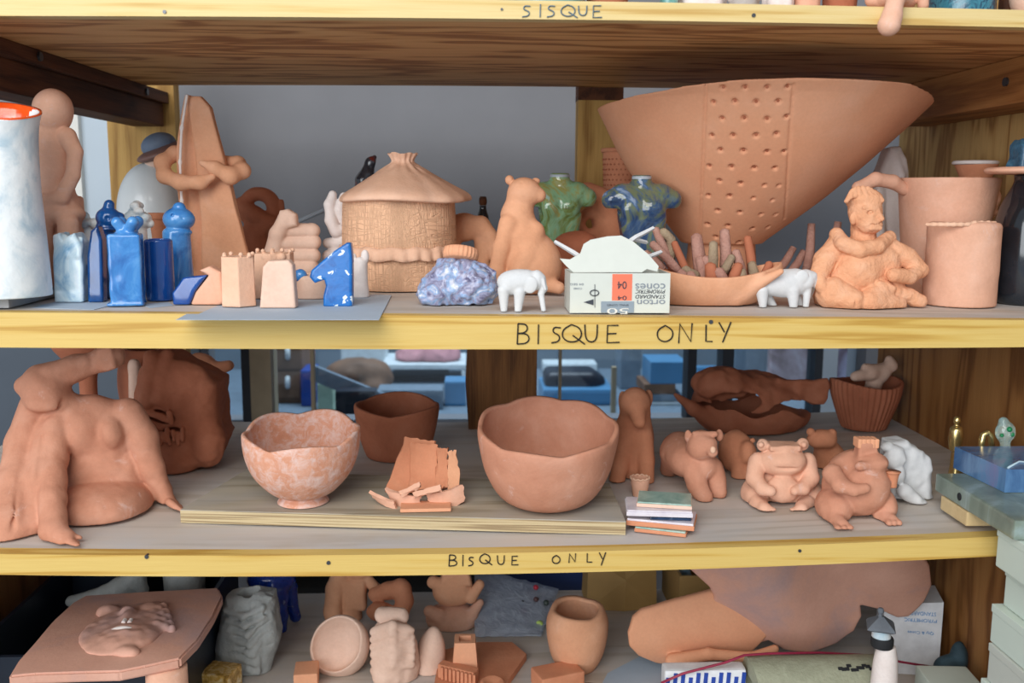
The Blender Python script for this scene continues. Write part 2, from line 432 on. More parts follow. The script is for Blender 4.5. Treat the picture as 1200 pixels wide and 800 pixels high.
M['ply_edge'] = wood_mat('plywood_edge', ((206, 188, 150), (182, 160, 120), (134, 112, 82)), 'x', 6, (.6, 3, 60), .65, .3)
M['beam'] = wood_mat('dark_beam', ((104, 62, 36), (84, 48, 28), (52, 28, 16)), 'y', 5, (1.0, 10, 10), .7, .5)
M['cleat'] = wood_mat('wood_cleat', ((176, 122, 70), (158, 104, 56), (120, 72, 34)), 'y', 4, (1.0, 9, 9), .6, .3)
M['post'] = wood_mat('post_wood', ((196, 158, 92), (180, 140, 76), (140, 100, 48)), 'z', 4, (1.0, 9, 9), .65, .4)
M['stump'] = wood_mat('stump_wood', ((146, 98, 54), (122, 78, 40), (80, 48, 24)), 'z', 5, (1.0, 9, 9), .65, .5)
M['screw'] = plain('screw_steel', (90, 92, 96), .4, .8)
M['ink'] = plain('marker_ink', (34, 30, 30), .9)
M['ink_blue'] = plain('faded_blue_ink', (110, 128, 140), .8)
M['white'] = plain('white_card', (220, 220, 214), .7, 0, .03)
M['dark'] = plain('dark_void', (30, 32, 36), .8)
# ------------------------------------------------------------------ the shelving unit
unit = thing('shelving_unit', (0, .29, 0), 'yellow pine and plywood shelving unit holding all the pottery, marked BISQUE ONLY', 'shelving unit')
XL, XR, YB = -.62, .688, .5805
def board(zb, zt, name, mat, y0=.0, y1=YB, x0=XL, x1=XR, parent=unit, n=24, bev=0):
    xs = np.linspace(x0, x1, n); vs = []; fs = []
    for x in xs:
        a, b = zb(x), zt(x); vs += [(x, y0, a), (x, y1, a), (x, y1, b), (x, y0, b)]
    for i in range(n-1):
        for k in range(4): fs.append((4*i+k, 4*i+(k+1) % 4, 4*i+4+(k+1) % 4, 4*i+4+k))
    fs += [(3, 2, 1, 0), tuple(4*(n-1)+k for k in range(4))]
    return MB().add(vs, fs).build(name, mat, parent)
T = .019
topb = board(z_topb, lambda x: z_topb(x)+.0155, 'shelf_board', M['ply_under'], x1=.744)
midb = board(lambda x: z_mid(x)-T, z_mid, 'shelf_board', M['ply_top'], x1=.744)
lowb = board(lambda x: z_low(x)-T, z_low, 'shelf_board', M['ply_top'], x0=-.69)
botb = board(lambda x: z_bot(x)-T, z_bot, 'shelf_board', M['ply_top'], x0=-.67)
te = board(z_topb, z_topt, 'edge_strip', M['pine_pale'], -.018, 0, parent=topb, x1=.744)
me = board(z_midb, z_mid, 'edge_strip', M['pine'], -.018, 0, parent=midb, x1=.744)
le = board(z_lowb, z_low, 'edge_strip', M['pine'], -.018, 0, parent=lowb, x0=-.69)
be = board(lambda x: .735, z_bot, 'edge_strip', M['pine'], -.018, 0, parent=botb)
# uprights, end panels and cleats
MB().box2((XR, 0, 0), (XR+.019, YB, 1.296)).build('side_panel', M['ply_shaded'], unit)
MB().box2((.745, 0, 1.297), (.764, .68, 2.0)).build('side_panel', M['ply_side'], unit)
MB().box2((-.690, 0, 0), (-.671, YB, 1.053)).build('side_panel', M['ply_brown'], unit)
MB().box2((P(125, 140, .7)[0], .70, 0), (P(205, 140, .7)[0], .73, 1.70)).build('post', M['post'], unit)
MB().box2((.172, .583, 1.31), (.245, .62, 1.600)).build('post', M['post'], unit)
MB().box2((.172, .5825, 1.600), (.245, .625, 1.66)).build('post_block', M['beam'], unit)
r1 = MB().box2((-.55, .0, 1.598), (-.512, .695, 1.6165), .002).build('cleat', M['beam'], unit)
r2 = MB().box2((-.575, .0, 1.560), (-.522, .695, 1.5978), .002).build('rail', M['beam'], unit)
r3 = MB().box2((.660, .0, 1.562), (.7445, .575, 1.6170), .002).build('cleat', M['cleat'], unit)
MB().box2((-.671, .5, .72), (-.63, .5805, 1.05)).build('corner_post', M['ply_brown'], unit)
for (x, y, z, rx, p) in ((-.512, .20, 1.608, -90, r1), (-.512, .58, 1.606, -90, r1), (.660, .195, 1.590, 90, r3)):
    MB().tube([(x-.003, y, z), (x+.003, y, z)], .0055, 10).build('bolt', M['screw'], p)
def dots(par, pts, zdummy=None):
    for (u, v, r) in pts:
        c = P(u, v, -.018); MB().tube([c+(0, .004, 0), c+(0, -.0012, 0)], r*PX, 10).build('screw', M['screw'], par)
dots(te, [(193, 14, 2.0), (588, 11, 1.4), (883, 18, 2.2)])
dots(me, [(833, 377, 2.5)])
dots(le, [(172, 652, 2.4), (385, 659, 2.4), (937, 645, 2.0)])
# hand lettering along the edge strips
LET = {'B': [[(0, 0), (.05, 1)], [(.05, 1), (.5, .97), (.58, .72), (.4, .55), (.06, .52)], [(.06, .52), (.55, .5), (.68, .25), (.5, .03), (0, 0)]], 'I': [[(.25, 0), (.28, 1)]],
       'S': [[(.6, .9), (.2, .95), (.12, .65), (.55, .45), (.5, .1), (.05, .02)]], 'Q': [[(.4, .95), (.08, .7), (.05, .3), (.3, .05), (.65, .1), (.8, .45), (.7, .8), (.4, .95)], [(.45, .4), (.9, -.05)]],
       'U': [[(.05, .95), (.08, .2), (.35, .03), (.6, .2), (.62, .95)]], 'E': [[(.6, .95), (.08, .95), (.05, .03), (.65, .05)], [(.06, .5), (.5, .52)]],
       'O': [[(.4, .95), (.08, .7), (.08, .25), (.38, .04), (.7, .25), (.72, .7), (.4, .95)]], 'N': [[(.05, .0), (.1, .95), (.6, .08), (.66, .98)]],
       'L': [[(.1, .98), (.08, .06), (.6, .05)]], 'Y': [[(.02, .98), (.32, .5)], [(.68, 1.0), (.22, .0)]]}
def chaikin(p, n=2):
    for _ in range(n):
        q = [p[0]]
        for a, b in zip(p[:-1], p[1:]): q += [(a[0]*.75+b[0]*.25, a[1]*.75+b[1]*.25), (a[0]*.25+b[0]*.75, a[1]*.25+b[1]*.75)]
        p = q+[p[-1]]
    return p
def letters(par, spec, mat, w=2.1):
    m = MB()
    for ch, u, v0, v1, wd in spec:           # letter box: left u, top v0, bottom v1, width
        for st in LET[ch]:
            st = chaikin(st) if ch in 'SQUO' or (ch == 'B' and len(st) > 3) else st
            pts = [P(u+x*wd/.7, v1+(v0-v1)*y, -.0186) for x, y in st]
            m.tube(pts, w*PX*.78, 6, .5)
    m.build('lettering', mat, par)
letters(me, [('B', 606, 379, 403, 15), ('I', 627, 380, 403, 10), ('S', 645, 382, 402, 14), ('Q', 657, 379, 402, 22), ('U', 684, 379, 402, 18), ('E', 710, 380, 402, 17)], M['ink'])
letters(me, [('O', 768, 380, 402, 20), ('N', 794, 378, 402, 18), ('L', 826, 380, 401, 10), ('Y', 842, 377, 401, 15)], M['ink'])
letters(le, [('B', 526, 650, 663, 10), ('I', 540, 650, 663, 6), ('S', 548, 652, 663, 8), ('Q', 561, 648, 661, 12), ('U', 582, 650, 662, 10), ('E', 599, 651, 662, 9)], M['ink'], 1.7)
letters(le, [('O', 646, 650, 661, 10), ('N', 666, 648, 659, 9), ('L', 687, 648, 659, 8), ('Y', 702, 647, 662, 8)], M['ink'], 1.7)
letters(te, [('S', 611, 6, 20, 12), ('I', 630, 5, 20, 8), ('S', 640, 6, 20, 12), ('Q', 656, 5, 20, 16), ('U', 677, 6, 19, 12), ('E', 694, 6, 21, 12)], M['ink_blue'], 1.9)

# ------------------------------------------------------------------ the room behind
YW = .95
M['wall'] = plain('painted_wall', (134, 135, 140), .8, 0, .05, 6)
M['wall_light'] = plain('painted_trim_pale', (186, 200, 212), .7, 0, .04, 6)
M['floor'] = plain('concrete_floor', (84, 80, 76), .8, 0, .15, 8)
M['trim_beige'] = plain('beige_jamb', (168, 150, 122), .6, 0, .1, 20)
M['frame_dark'] = plain('dark_window_frame', (36, 40, 48), .5)
M['frame_teal'] = plain('teal_frame', (70, 104, 124), .5)
WX0, WX1 = P(238, 450, YW)[0], P(1013, 450, YW)[0]; WZ0, WZ1 = P(600, 497, YW)[2], P(600, 345, YW)[2]
w = MB()
w.box2((-2.2, YW, 0), (WX0, YW+.1, 2.7)).box2((WX1, YW, 0), (2.2, YW+.1, 2.7)).box2((WX0, YW, 0), (WX1, YW+.1, WZ0)).box2((WX0, YW, WZ1), (WX1, YW+.1, 2.7))
tag(w.build('wall_back', M['wall']), kind='structure')
tag(MB().box2((-3, -3.2, -.05), (3, 3.3, 0)).build('floor', M['floor']), kind='structure')
a, b = P(84, 180, YW-.02)[0], P(96, 180, YW-.02)[0]; c = P(127, 180, YW-.02)[0]
tag(MB().box2((a, YW-.03, 1.3), (b, YW, 2.2)).build('trim_1', M['white']), kind='structure')
tag(MB().box2((b, YW-.015, 1.3), (c, YW, 2.2)).build('trim_2', M['wall_light']), kind='structure')
M['wall_dark'] = plain('dark_lower_wall', (78, 88, 100), .7, 0, .08, 8)
tag(MB().box2((-2.2, YW-.012, 0), (WX0-.002, YW, P(600, 375, YW)[2])).build('trim_3', M['wall_dark']), kind='structure')  # darker panel over the lower wall, left of the window
win = tag(thing('window_1', ((WX0+WX1)/2, YW, WZ0), None, None), kind='structure')
def wbar(u0, u1, mat, name='mullion', d=.05, z0=WZ0, z1=WZ1):
    MB().box2((P(u0, 450, YW+.04)[0], YW+.02, z0), (P(u1, 450, YW+.04)[0], YW+.02+d, z1)).build(name, mat, win)
wbar(286, 296, M['frame_dark']); wbar(296, 320, M['trim_beige'], 'jamb', .07); wbar(366, 370, M['trim_beige'], d=.02)
wbar(654, 657, M['trim_beige'], d=.02); wbar(803, 813, M['frame_dark']); wbar(843, 856, M['frame_dark']); wbar(950, 959, M['frame_dark'])
wbar(959, 976, M['wall_light'], 'jamb', .07); wbar(1004, 1016, M['frame_teal'], 'jamb', .07)
MB().box2((WX0, YW+.0, WZ0-.012), (WX1, YW+.095, WZ0)).build('window_sill', M['wall_light'], win)
g = NT('window_glass'); tr = g.n('ShaderNodeBsdfTransparent'); gl = g.n('ShaderNodeBsdfGlossy'); gl.inputs['Roughness'].default_value = .03
tr.inputs['Color'].default_value = (.86, .93, .98, 1)
fr = g.n('ShaderNodeFresnel'); fr.inputs['IOR'].default_value = 1.45; mx = g.n('ShaderNodeMixShader')
g.l(fr.outputs[0], mx.inputs[0]); g.l(tr.outputs[0], mx.inputs[1]); g.l(gl.outputs[0], mx.inputs[2]); g.l(mx.outputs[0], g.t.nodes['Material Output'].inputs['Surface'])
for u0, u1 in ((238, 286), (320, 366), (370, 654), (657, 803), (813, 843), (856, 950), (976, 1004)):
    MB().box2((P(u0, 450, YW+.05)[0], YW+.048, WZ0), (P(u1, 450, YW+.05)[0], YW+.052, WZ1)).build('pane', g.m, win)
# ------------------------------------------------------------------ more materials
M['glz_white'] = glaze_mat('white_blue_glaze', [(.3, (150, 182, 200)), (.5, (226, 232, 234)), (.75, (246, 246, 246))], 16, .45, .6, .5, 6, .1)
M['glz_orange'] = glaze_mat('orange_glaze', [(.3, (222, 66, 16)), (.7, (244, 112, 50))], 10, .1)
M['blue_pale'] = glaze_mat('pale_blue_wash', [(.3, (96, 156, 196)), (.48, (196, 218, 228)), (.7, (236, 240, 242))], 22, .3, 1.2)
M['blue_mid'] = glaze_mat('mid_blue_glaze', [(.28, (28, 84, 156)), (.5, (62, 130, 198)), (.75, (112, 172, 222))], 26, .18, .8)
M['blue_deep'] = glaze_mat('deep_blue_glaze', [(.3, (8, 44, 96)), (.6, (18, 84, 150)), (.85, (40, 120, 180))], 18, .08, .8, .08)
M['blue_cobalt'] = glaze_mat('cobalt_glaze', [(.3, (14, 56, 130)), (.7, (28, 90, 170))], 16, .1, .8, .06)
M['blue_chip'] = glaze_mat('chipped_blue_glaze', [(.3, (12, 78, 150)), (.5, (24, 108, 184)), (.60, (24, 108, 184)), (.61, (226, 236, 240))], 60, .3, .6, .1, 3, .1)
M['lav'] = glaze_mat('lavender_glaze', [(.34, (100, 98, 130)), (.46, (160, 162, 190)), (.54, (130, 162, 204)), (.66, (206, 208, 222))], 40, .35, 2.5, 1.0)
M['iri_green'] = glaze_mat('iridescent_green', [(.33, (40, 66, 80)), (.43, (110, 128, 66)), (.5, (128, 172, 136)), (.57, (150, 146, 80)), (.68, (160, 196, 186))], 16, .12, 1.5, .1)
M['iri_blue'] = glaze_mat('iridescent_blue', [(.33, (26, 34, 52)), (.45, (52, 78, 114)), (.53, (106, 116, 84)), (.58, (66, 96, 134)), (.7, (160, 180, 204))], 16, .12, 1.5, .1)
M['black_glz'] = glaze_mat('black_glaze', [(.3, (14, 16, 20)), (.6, (38, 44, 52)), (.85, (70, 80, 92))], 8, .1, .5, .05)
M['horn'] = glaze_mat('dark_horn_glaze', [(.3, (16, 16, 20)), (.55, (60, 62, 70)), (.7, (120, 40, 26)), (.85, (150, 156, 166))], 34, .2, 1)
M['teal_rough'] = glaze_mat('teal_rough_glaze', [(.3, (30, 66, 92)), (.6, (66, 116, 146)), (.85, (120, 170, 190))], 50, .5, 1, .8)
M['grey_board'] = plain('grey_board', (150, 152, 156), .7)
M['hat'] = plain('hat_blue_grey', (108, 124, 146), .6)
M['hat_brim'] = plain('hat_brim_brown', (120, 88, 80), .5)
M['dome'] = glaze_mat('pale_grey_glaze', [(.3, (200, 206, 208)), (.7, (226, 230, 230))], 8, .35, .5, .05)
M['paper_blue'] = plain('pale_blue_paper', (176, 192, 208), .75, 0, .03)
M['card_white'] = plain('box_card', (206, 210, 202), .6, 0, .03)
M['card_orange'] = plain('box_orange_band', (236, 120, 90), .6, 0, .02)
M['card_grey'] = plain('box_grey_band', (138, 152, 164), .6, 0, .02)
M['card_ink'] = plain('box_ink', (56, 60, 70), .6, 0, .02)
M['card_ink_grey'] = plain('box_ink_grey', (128, 136, 146), .6, 0, .02)
M['tip'] = plain('chipped_white_edge', (238, 228, 222), .7)
M['wire'] = plain('black_hole', (24, 20, 20), .9)

def lat(u, y0, prof, seg=56, fn=None, zf=None, wall=None, inner_floor=None, cap=True):
    """turned shape: prof = [(r_px, v_px)] from the foot up on the plane y0; wall (px) makes it hollow"""
    sc = S(y0); vm = prof[len(prof)//2][1]; cx = P(u, vm, y0)[0]
    pr = [(max(r, .05)*sc, P(u, v, y0)[2]) for r, v in prof]
    if zf is not None: z0 = max(zf(cx-pr[0][0]), zf(cx+pr[0][0]))+.0010; pr = [(r, max(z, z0+.0006*i) if i else z0) for i, (r, z) in enumerate(pr)]
    # smooth the profile
    if len(pr) >= 3: pr = smooth_prof(pr)
    if zf is not None: pr = [(r, max(z, z0)) for r, z in pr]
    if wall:
        w = wall*sc; top = pr[-1]; zb = pr[0][1]+w
        inn = [(max(r-w, .0005), z) for r, z in pr[::-1] if z > zb]
        inn = [(top[0]-w*.15, top[1]+w*.35), (top[0]-w*.85, top[1]+w*.35)]+inn
        pr = pr+inn+[(.0006, zb)]
    m = MB(); m.lathe(cx, y0, pr, seg, fn); m.cx = cx; m.prof = pr; return m
def smooth_prof(pr, n=4):
    q = [np.array(p) for p in pr]; out = []
    for i in range(len(q)-1):
        p0, p1, p2, p3 = q[max(i-1, 0)], q[i], q[i+1], q[min(i+2, len(q)-1)]
        for k in range(n):
            t = k/n; t2, t3 = t*t, t*t*t
            out.append(tuple(.5*((2*p1)+(-p0+p2)*t+(2*p0-5*p1+4*p2-p3)*t2+(-p0+3*p1-3*p2+p3)*t3)))
    out.append(tuple(q[-1])); return [(max(r, .0002), z) for r, z in out]
def yc(u, v, rpx, zf):
    p = on(u, v, zf); return p[1]+rpx*S(p[1])
def wob(a, n1=3, n2=5, ph=.3):
    return lambda th, i, r, z: (r*(1+a*math.sin(n1*th+ph)+a*.6*math.sin(n2*th+1.7+40*z)), z+0*th)
def fnt(body, c, w, h, mat, parent, name='lettering', rot=PI, normal=(0, -1, 0), up=(0, 0, 1), shear=0):
    """flat printed lettering centred at c, w wide and h tall, facing normal"""
    cu = bpy.data.curves.new('t', 'FONT'); cu.body = body; cu.align_x = 'CENTER'; cu.shear = shear; o = bpy.data.objects.new('t', cu); COL.objects.link(o)
    bpy.context.view_layer.update(); dg = bpy.context.evaluated_depsgraph_get(); me = bpy.data.meshes.new_from_object(o.evaluated_get(dg))
    vs = np.array([v.co for v in me.vertices]); fs = [tuple(p.vertices) for p in me.polygons]
    bpy.data.objects.remove(o); bpy.data.curves.remove(cu)
    lo, hi = vs.min(0), vs.max(0); q = (vs-(lo+hi)/2)/(hi-lo+1e-9); x, y = q[:, 0]*w, q[:, 1]*h
    cr, sr = math.cos(rot), math.sin(rot); x, y = x*cr-y*sr, x*sr+y*cr
    n = np.array(normal, float); n /= np.linalg.norm(n); upv = np.array(up, float); upv -= n*(upv@n); upv /= np.linalg.norm(upv); rt = np.cross(upv, n)
    pts = np.array(c)+np.outer(x, rt)+np.outer(y, upv)
    me2 = put(name, np.concatenate([pts+n*.0002, pts-n*.0003]), fs+[tuple(len(pts)+i for i in f[::-1]) for f in fs], mat, parent, False); bpy.data.meshes.remove(me); return me2
zM = z_mid
def fl(u, v, zf):
    x = on(u, v, zf)[0]; return max(zf(x), zf(x-.03), zf(x+.03))+.0006

# ================================================================== MIDDLE SHELF (upper storey), from the left
# white vase with an orange throat
RISE = .011
MB_ = MB(); MB_.box2((-.60, .004, z_mid(-.60)+.0008), (P(66, 335, .12)[0], .19, z_mid(-.5)+RISE-.0003), .001)
tag(MB_.build('board', M['grey_board']), 'thin grey board under the white vase and the round-headed figure', 'board')
zV = lambda x: z_mid(-.5)+RISE
t = thing('vase', on(0, 352, zV), 'tall white and pale blue vase with orange throat at left end of upper shelf', 'vase')
y0 = yc(5, 352, 45, zV)
def vrim(th, i, r, z):
    k = max(0, min(1, (z-1.45)/.06)); a = math.cos(th-.2)
    return r*(1+.02*math.sin(3*th)+.10*k*max(0, a)), z+k*(.011*math.sin(th)-.004*a)
lat(2, y0, [(44, 352), (45, 345), (44, 310), (42, 260), (40, 220), (38, 180), (38, 155), (40, 140), (42, 131)], 64, vrim, zV, 4).build('body', M['glz_white'], t, True)
sc = S(y0); cx = P(2, 200, y0)[0]
m = MB(); m.lathe(cx, y0, [(.0005, P(2, 200, y0)[2]), (33.3*sc, P(2, 185, y0)[2]), (33.4*sc, P(2, 160, y0)[2]), (35.4*sc, P(2, 140, y0)[2]), (37.5*sc, P(2, 131.4, y0)[2]+.0012), (40.8*sc, P(2, 130.8, y0)[2]+.0018), (41.2*sc, P(2, 131.5, y0)[2]+.0004)], 64, vrim, True, False)
m.build('throat', M['glz_orange'], t, True, 'orange glazed throat')
# seated round-headed figure
y0 = .135; c = Clay(y0, 1.3, 5)
c.ball(62, 130, 0, (22, 22, 25)).cap((62, 150, 0, 12), (62, 165, 0, 16)).ball(60, 185, 4, (27, 20, 42)).cap((62, 215, 2, 22), (66, 245, 0, 26))
c.chain([(78, 160, -6, 11), (88, 178, -10, 9), (85, 205, -14, 8.5), (72, 232, -20, 8), (48, 236, -22, 7.5)], k=2)
c.ball(68, 250, -4, (30, 26, 14)).box(66, 290, 8, (29, 20, 60), 5).cap((80, 262, -20, 12), (82, 345, -18, 11), k=3).cap((50, 262, -20, 12), (52, 345, -18, 11), k=3)
tag(c.noise(1.0, 20).floor(zV(0)+.0003).build('figure_sculpture', M['terra_pink']), 'smooth round-headed seated clay figure hugging itself behind the white vase', 'sculpture')
# domed figure with a blue hat
t = thing('hatted_figure', P(176, 316, .5), 'pale dome-bodied ceramic figure in blue brimmed hat, behind the blue pieces', 'sculpture')
y0 = .46; c = Clay(y0, 1.4, 4); c.ball(176, 250, 0, (37, 30, 58)).floor(z_mid); c.build('body', M['dome'], t)
c = Clay(y0, 1.2, 3); c.ball(184, 186, 0, (15, 14, 14)); c.build('head', M['tan'], t)
c = Clay(y0, 1.2, 3); c.ball(186, 170, 2, (20, 18, 14), (0, -18, 0)); c.build('hat_crown', M['hat'], t)
c = Clay(y0, 1.2, 4); c.ball(188, 178, -2, (28, 24, 7), (14, -20, 0)); c.build('hat_brim', M['hat_brim'], t)
# folded sail sculpture with two arms
t = thing('folded_sculpture', on(245, 325, zM), 'tall folded clay sail shape hugged by two thin clay arms', 'sculpture')
y0 = .27
c = Clay(y0, 1.3, 3)
c.poly([(219, 112), (236, 113), (248, 126), (258, 165), (268, 200), (280, 250), (301, 330), (238, 330), (236, 260), (230, 190)], -7, 7, 3, bow=lambda x, z: -.10*x)
c.poly([(218, 111), (224, 112), (234, 190), (240, 260), (242, 330), (222, 330), (212, 235), (209, 190), (212, 150)], -6, 8, 3, dyc=6, bow=lambda x, z: .5*x)
c.noise(1.2, 22).floor(z_mid); c.build('sail', M['terra'], t)
c = Clay(y0, 1.1, 3); c.chain([(219, 112, -10, 1.6), (213, 150, -12, 1.6), (211, 190, -14, 1.6), (213, 235, -14, 1.6), (222, 310, -12, 1.6)]); c.build('pale_edge', M['tip'], t, 'white dusty edge')
c = Clay(y0, 1.2, 6)
c.chain([(222, 182, 14, 7), (205, 180, 4, 8), (190, 190, -10, 8), (193, 206, -20, 8), (212, 214, -28, 8), (235, 214, -26, 7), (249, 207, -24, 4)])
c.build('arm', M['terra'], t)
c = Clay(y0, 1.2, 6)
c.chain([(262, 190, 18, 8), (279, 192, 8, 8), (284, 200, -6, 8.5), (270, 206, -18, 9), (252, 197, -22, 7), (237, 191, -22, 3.5)])
c.build('arm', M['terra'], t)
# blue chess pieces ---------------------------------------------------
GB = 'glazed chess pieces on the upper shelf'
def piece(u, vb, r, name, mat, label, build, group=GB, cat='chess piece'):
    y0 = yc(u, vb, r, zM); t = build(Clay(y0, 1.0, 2.5).floor(z_mid), y0)
    return tag(t.build(name, M[mat]), label, cat, group)
def b1(c, y0):
    c.poly([(70, 356), (68, 300), (69, 275), (76, 272), (80, 281), (86, 276), (93, 272), (100, 283), (103, 310), (104, 356)], -16, 14, 3)
    return c.cap((76, 278, -8, 3.5), (79, 300, -14, 3)).cap((95, 280, -8, 3.5), (92, 300, -14, 3)).noise(1.0, 12)
piece(86, 355, 16, 'chess_piece', 'blue_pale', 'pale blue-white square chess piece with notched top, leftmost of the set', b1)
def b2(c, y0):
    c.cyl(99, 308, 0, 17, 50, 3, r2=14).ball(99, 262, 0, (11, 11, 9))
    for k in range(6): c.ball(99+15*math.cos(k*1.05+.4), 262, 14*math.sin(k*1.05+.4), 6)
    return c.ball(99, 254, 0, 6).noise(.8, 12)
piece(104, 346, 17, 'chess_piece', 'glz_white', 'white lobed-crown chess piece behind the pale notched one', b2)
def b3(c, y0):
    c.cyl(126, 310, 0, 14, 48, 3, r2=10).ball(127, 255, 0, (14, 13, 12)).cap((127, 244, 0, 6), (128, 240, 0, 6)).ball(127, 268, 0, (13, 12, 4)).ball(126, 256, -13, 3, o='-', k=1); return c.ball(141, 254, 2, 5)
piece(127, 351, 14, 'chess_piece', 'blue_deep', 'dark blue pawn with round eyed head', b3)
def b4(c, y0):
    return c.poly([(106, 358), (105, 300), (109, 270), (117, 264), (122, 280), (124, 358)], -9, 9, 3)
piece(114, 355, 9, 'chess_piece', 'blue_deep', 'dark blue narrow slab piece between white and mid-blue pieces', b4)
def b5(c, y0):
    c.box(149, 320, 0, (18, 17, 46), 3, (0, 0, 12)).ball(149, 276, 0, (14, 13, 10))
    for k in range(4): c.cap((149, 275, 0, 6), (149+14*math.cos(k*1.57+.5), 260, 12*math.sin(k*1.57+.5), 6.5), k=2)
    return c.box(149, 358, 0, (20, 18, 5), 2, (0, 0, 12)).noise(.7, 14)
piece(149, 360, 18, 'chess_piece', 'blue_mid', 'bright mid-blue square chess piece with lobed crown, at front', b5)
def b6(c, y0):
    c.cyl(160, 305, 0, 15, 44, 3, r2=13)
    c.ball(160, 258, 0, (17, 15, 12))
    rg = random.Random(4)
    for k in range(16): a = k*2.4; h = (k % 4)*5; c.ball(160+(16-h*.6)*math.cos(a), 262-h*1.4, (14-h*.5)*math.sin(a), 4.6, k=1.5)
    return c.ball(160, 239, 0, 5).noise(.8, 10)
piece(162, 342, 15, 'chess_piece', 'glz_white', 'white flower-topped chess piece behind the bright blue one', b6)
def b7(c, y0): return c.cyl(187, 318, 0, 16.5, 38, 3, r2=16).cyl(187, 282, 0, 12, 6, 1, o='-', k=1)
piece(187, 354, 16, 'chess_piece', 'blue_cobalt', 'plain dark cobalt cylinder piece beside the bright blue one', b7)
def b8(c, y0):
    c.cyl(209, 310, 0, 17, 42, 5, r2=15.5).ball(210, 257, 0, (18, 16, 14)).ball(210, 243, 0, (7, 7, 6)).ball(210, 272, 0, (15, 14, 5))
    return c.ball(214, 255, -16, 3, o='-', k=1).ball(202, 252, -13, 2.2, o='-', k=1).noise(.6, 14)
piece(209, 348, 17, 'chess_piece', 'blue_mid', 'light blue pawn with big round head and dark hole, right of the set', b8)
y0 = .32
tag(lat(186, y0, [(7, 326), (7.5, 300), (8, 280), (9, 268), (10, 258), (11.5, 256), (11.5, 250)], 32, wob(.02), zM, 2).build('cup', M['terra_deep'], None, True), 'small slim orange clay cup peeking between the blue pieces', 'cup')
# half glazed knight
y0 = yc(232, 358, 12, zM)
t = thing('chess_piece', on(232, 358, zM), 'fallen wedge-shaped chess knight, half blue glaze and half bare clay', 'chess piece', GB)
c = Clay(y0, 1.1, 3).floor(z_mid); c.poly([(206, 350), (205, 342), (218, 324), (246, 321), (232, 340), (224, 360), (206, 358)], -13, 10, 3); c.build('glazed_half', M['blue_cobalt'], t, 'blue glazed half')
c = Clay(y0, 1.1, 4).floor(z_mid); c.poly([(224, 361), (232, 341), (247, 322), (236, 316), (248, 311), (262, 318), (266, 352), (258, 360)], -12, 11, 4); c.build('bare_half', M['terra_pink'], t, 'bare pink clay half')
GC = 'unglazed chess pieces on the upper shelf'
def rook(c, u, vt, vb, r, rot):
    p = c.W(u, (vt+vb)/2+2); hz = (vb-vt)/2; ds = [(math.cos(R(rot+60*k)), math.sin(R(rot+60*k))) for k in range(3)]
    def fn(X, Y, Z):
        q = np.maximum.reduce([np.abs((X-p[0])*a+(Y-p[1])*b) for a, b in ds])-(r*.93-.02*(Z-p[2])); w = np.abs(Z-p[2])-hz
        return np.maximum(q, w)
    return c.op(fn, p, (r*1.1, r*1.1, hz), '+', 1)
def b9(c, y0):
    rook(c, 279, 298, 360, 20, 15); c.ball(279, 296, 0, (12, 11, 5), o='-', k=1)
    for k in range(9): a = k*.7; c.ball(279+17*math.cos(a), 297+(k % 3), 15*math.sin(a), 2.6, k=1)
    return c
piece(279, 361, 19, 'chess_piece', 'terra_pale', 'peach six-sided clay rook with crumbly rim, on the blue paper', b9, GC)
def b10(c, y0):
    rook(c, 322, 294, 356, 23, 0); c.ball(322, 292, 0, (14, 13, 7), o='-', k=1)
    for k in range(11): a = k*.57; c.ball(322+21*math.cos(a), 293+(k % 3), 19*math.sin(a), 2.6, k=1)
    for k in range(3): c.ball(312+9*k, 301, -17+abs(k-1), 5, k=1)
    return c
piece(322, 352, 22, 'chess_piece', 'terra_pale', 'wide peach clay rook with beaded rim behind the pale pink slab', b10, GC)
def b11(c, y0):
    return c.poly([(306, 364), (310, 312), (316, 305), (340, 304), (345, 310), (349, 364)], -11, 9, 3, k=1)
piece(328, 362, 10, 'chess_piece', 'tan', 'pale pink rounded slab piece at front of the blue paper', b11, GC)
t = thing('chess_piece', on(362, 352, zM), 'low tan clay piece with blue patch, behind the blue knight', 'chess piece', GC)
y0 = yc(362, 351, 14, zM); c = Clay(y0, 1.1, 3).floor(z_mid); c.cyl(366, 340, 0, 24, 18, 4, r2=18).ball(372, 322, 0, (10, 9, 6)); c.build('body', M['tan'], t)
c = Clay(y0, 1.0, 2); c.ball(352, 323, -8, (8, 7, 8)); c.build('glaze_patch', M['blue_mid'], t, 'blue glazed patch')
def b12(c, y0):
    return c.poly([(412, 284), (407, 284), (392, 294), (380, 304), (366, 316), (364, 324), (370, 331), (381, 327), (383, 334), (380, 346), (380, 362), (414, 362), (414, 300)], -10, 9, 3)
piece(398, 360, 10, 'chess_piece', 'blue_chip', 'bright blue chipped knight with angled head, facing left', b12, GB)
def b13(c, y0):
    c.cyl(422, 330, 0, 11, 28, 4, r2=9).ball(413, 302, 0, 5).ball(428, 300, 0, (5, 5, 8)).ball(421, 305, -4, 4); return c.noise(1.5, 12)
piece(421, 350, 10, 'chess_piece', 'white_pink', 'small off-white lumpy rook between blue knight and clay hut', b13, GC)
# papers
def sheet_px(name, pix, zf, lab, t=.0006, lift=.0002):
    pts = [on(u, v, zf) for u, v in pix]; pts = [(p[0], p[1], zf(p[0])+lift) for p in pts]
    m = MB(); m.prism([np.array(p)+(0, 0, t) for p in pts], (0, 0, -t)); return tag(m.build(name, M['paper_blue']), lab, 'paper')
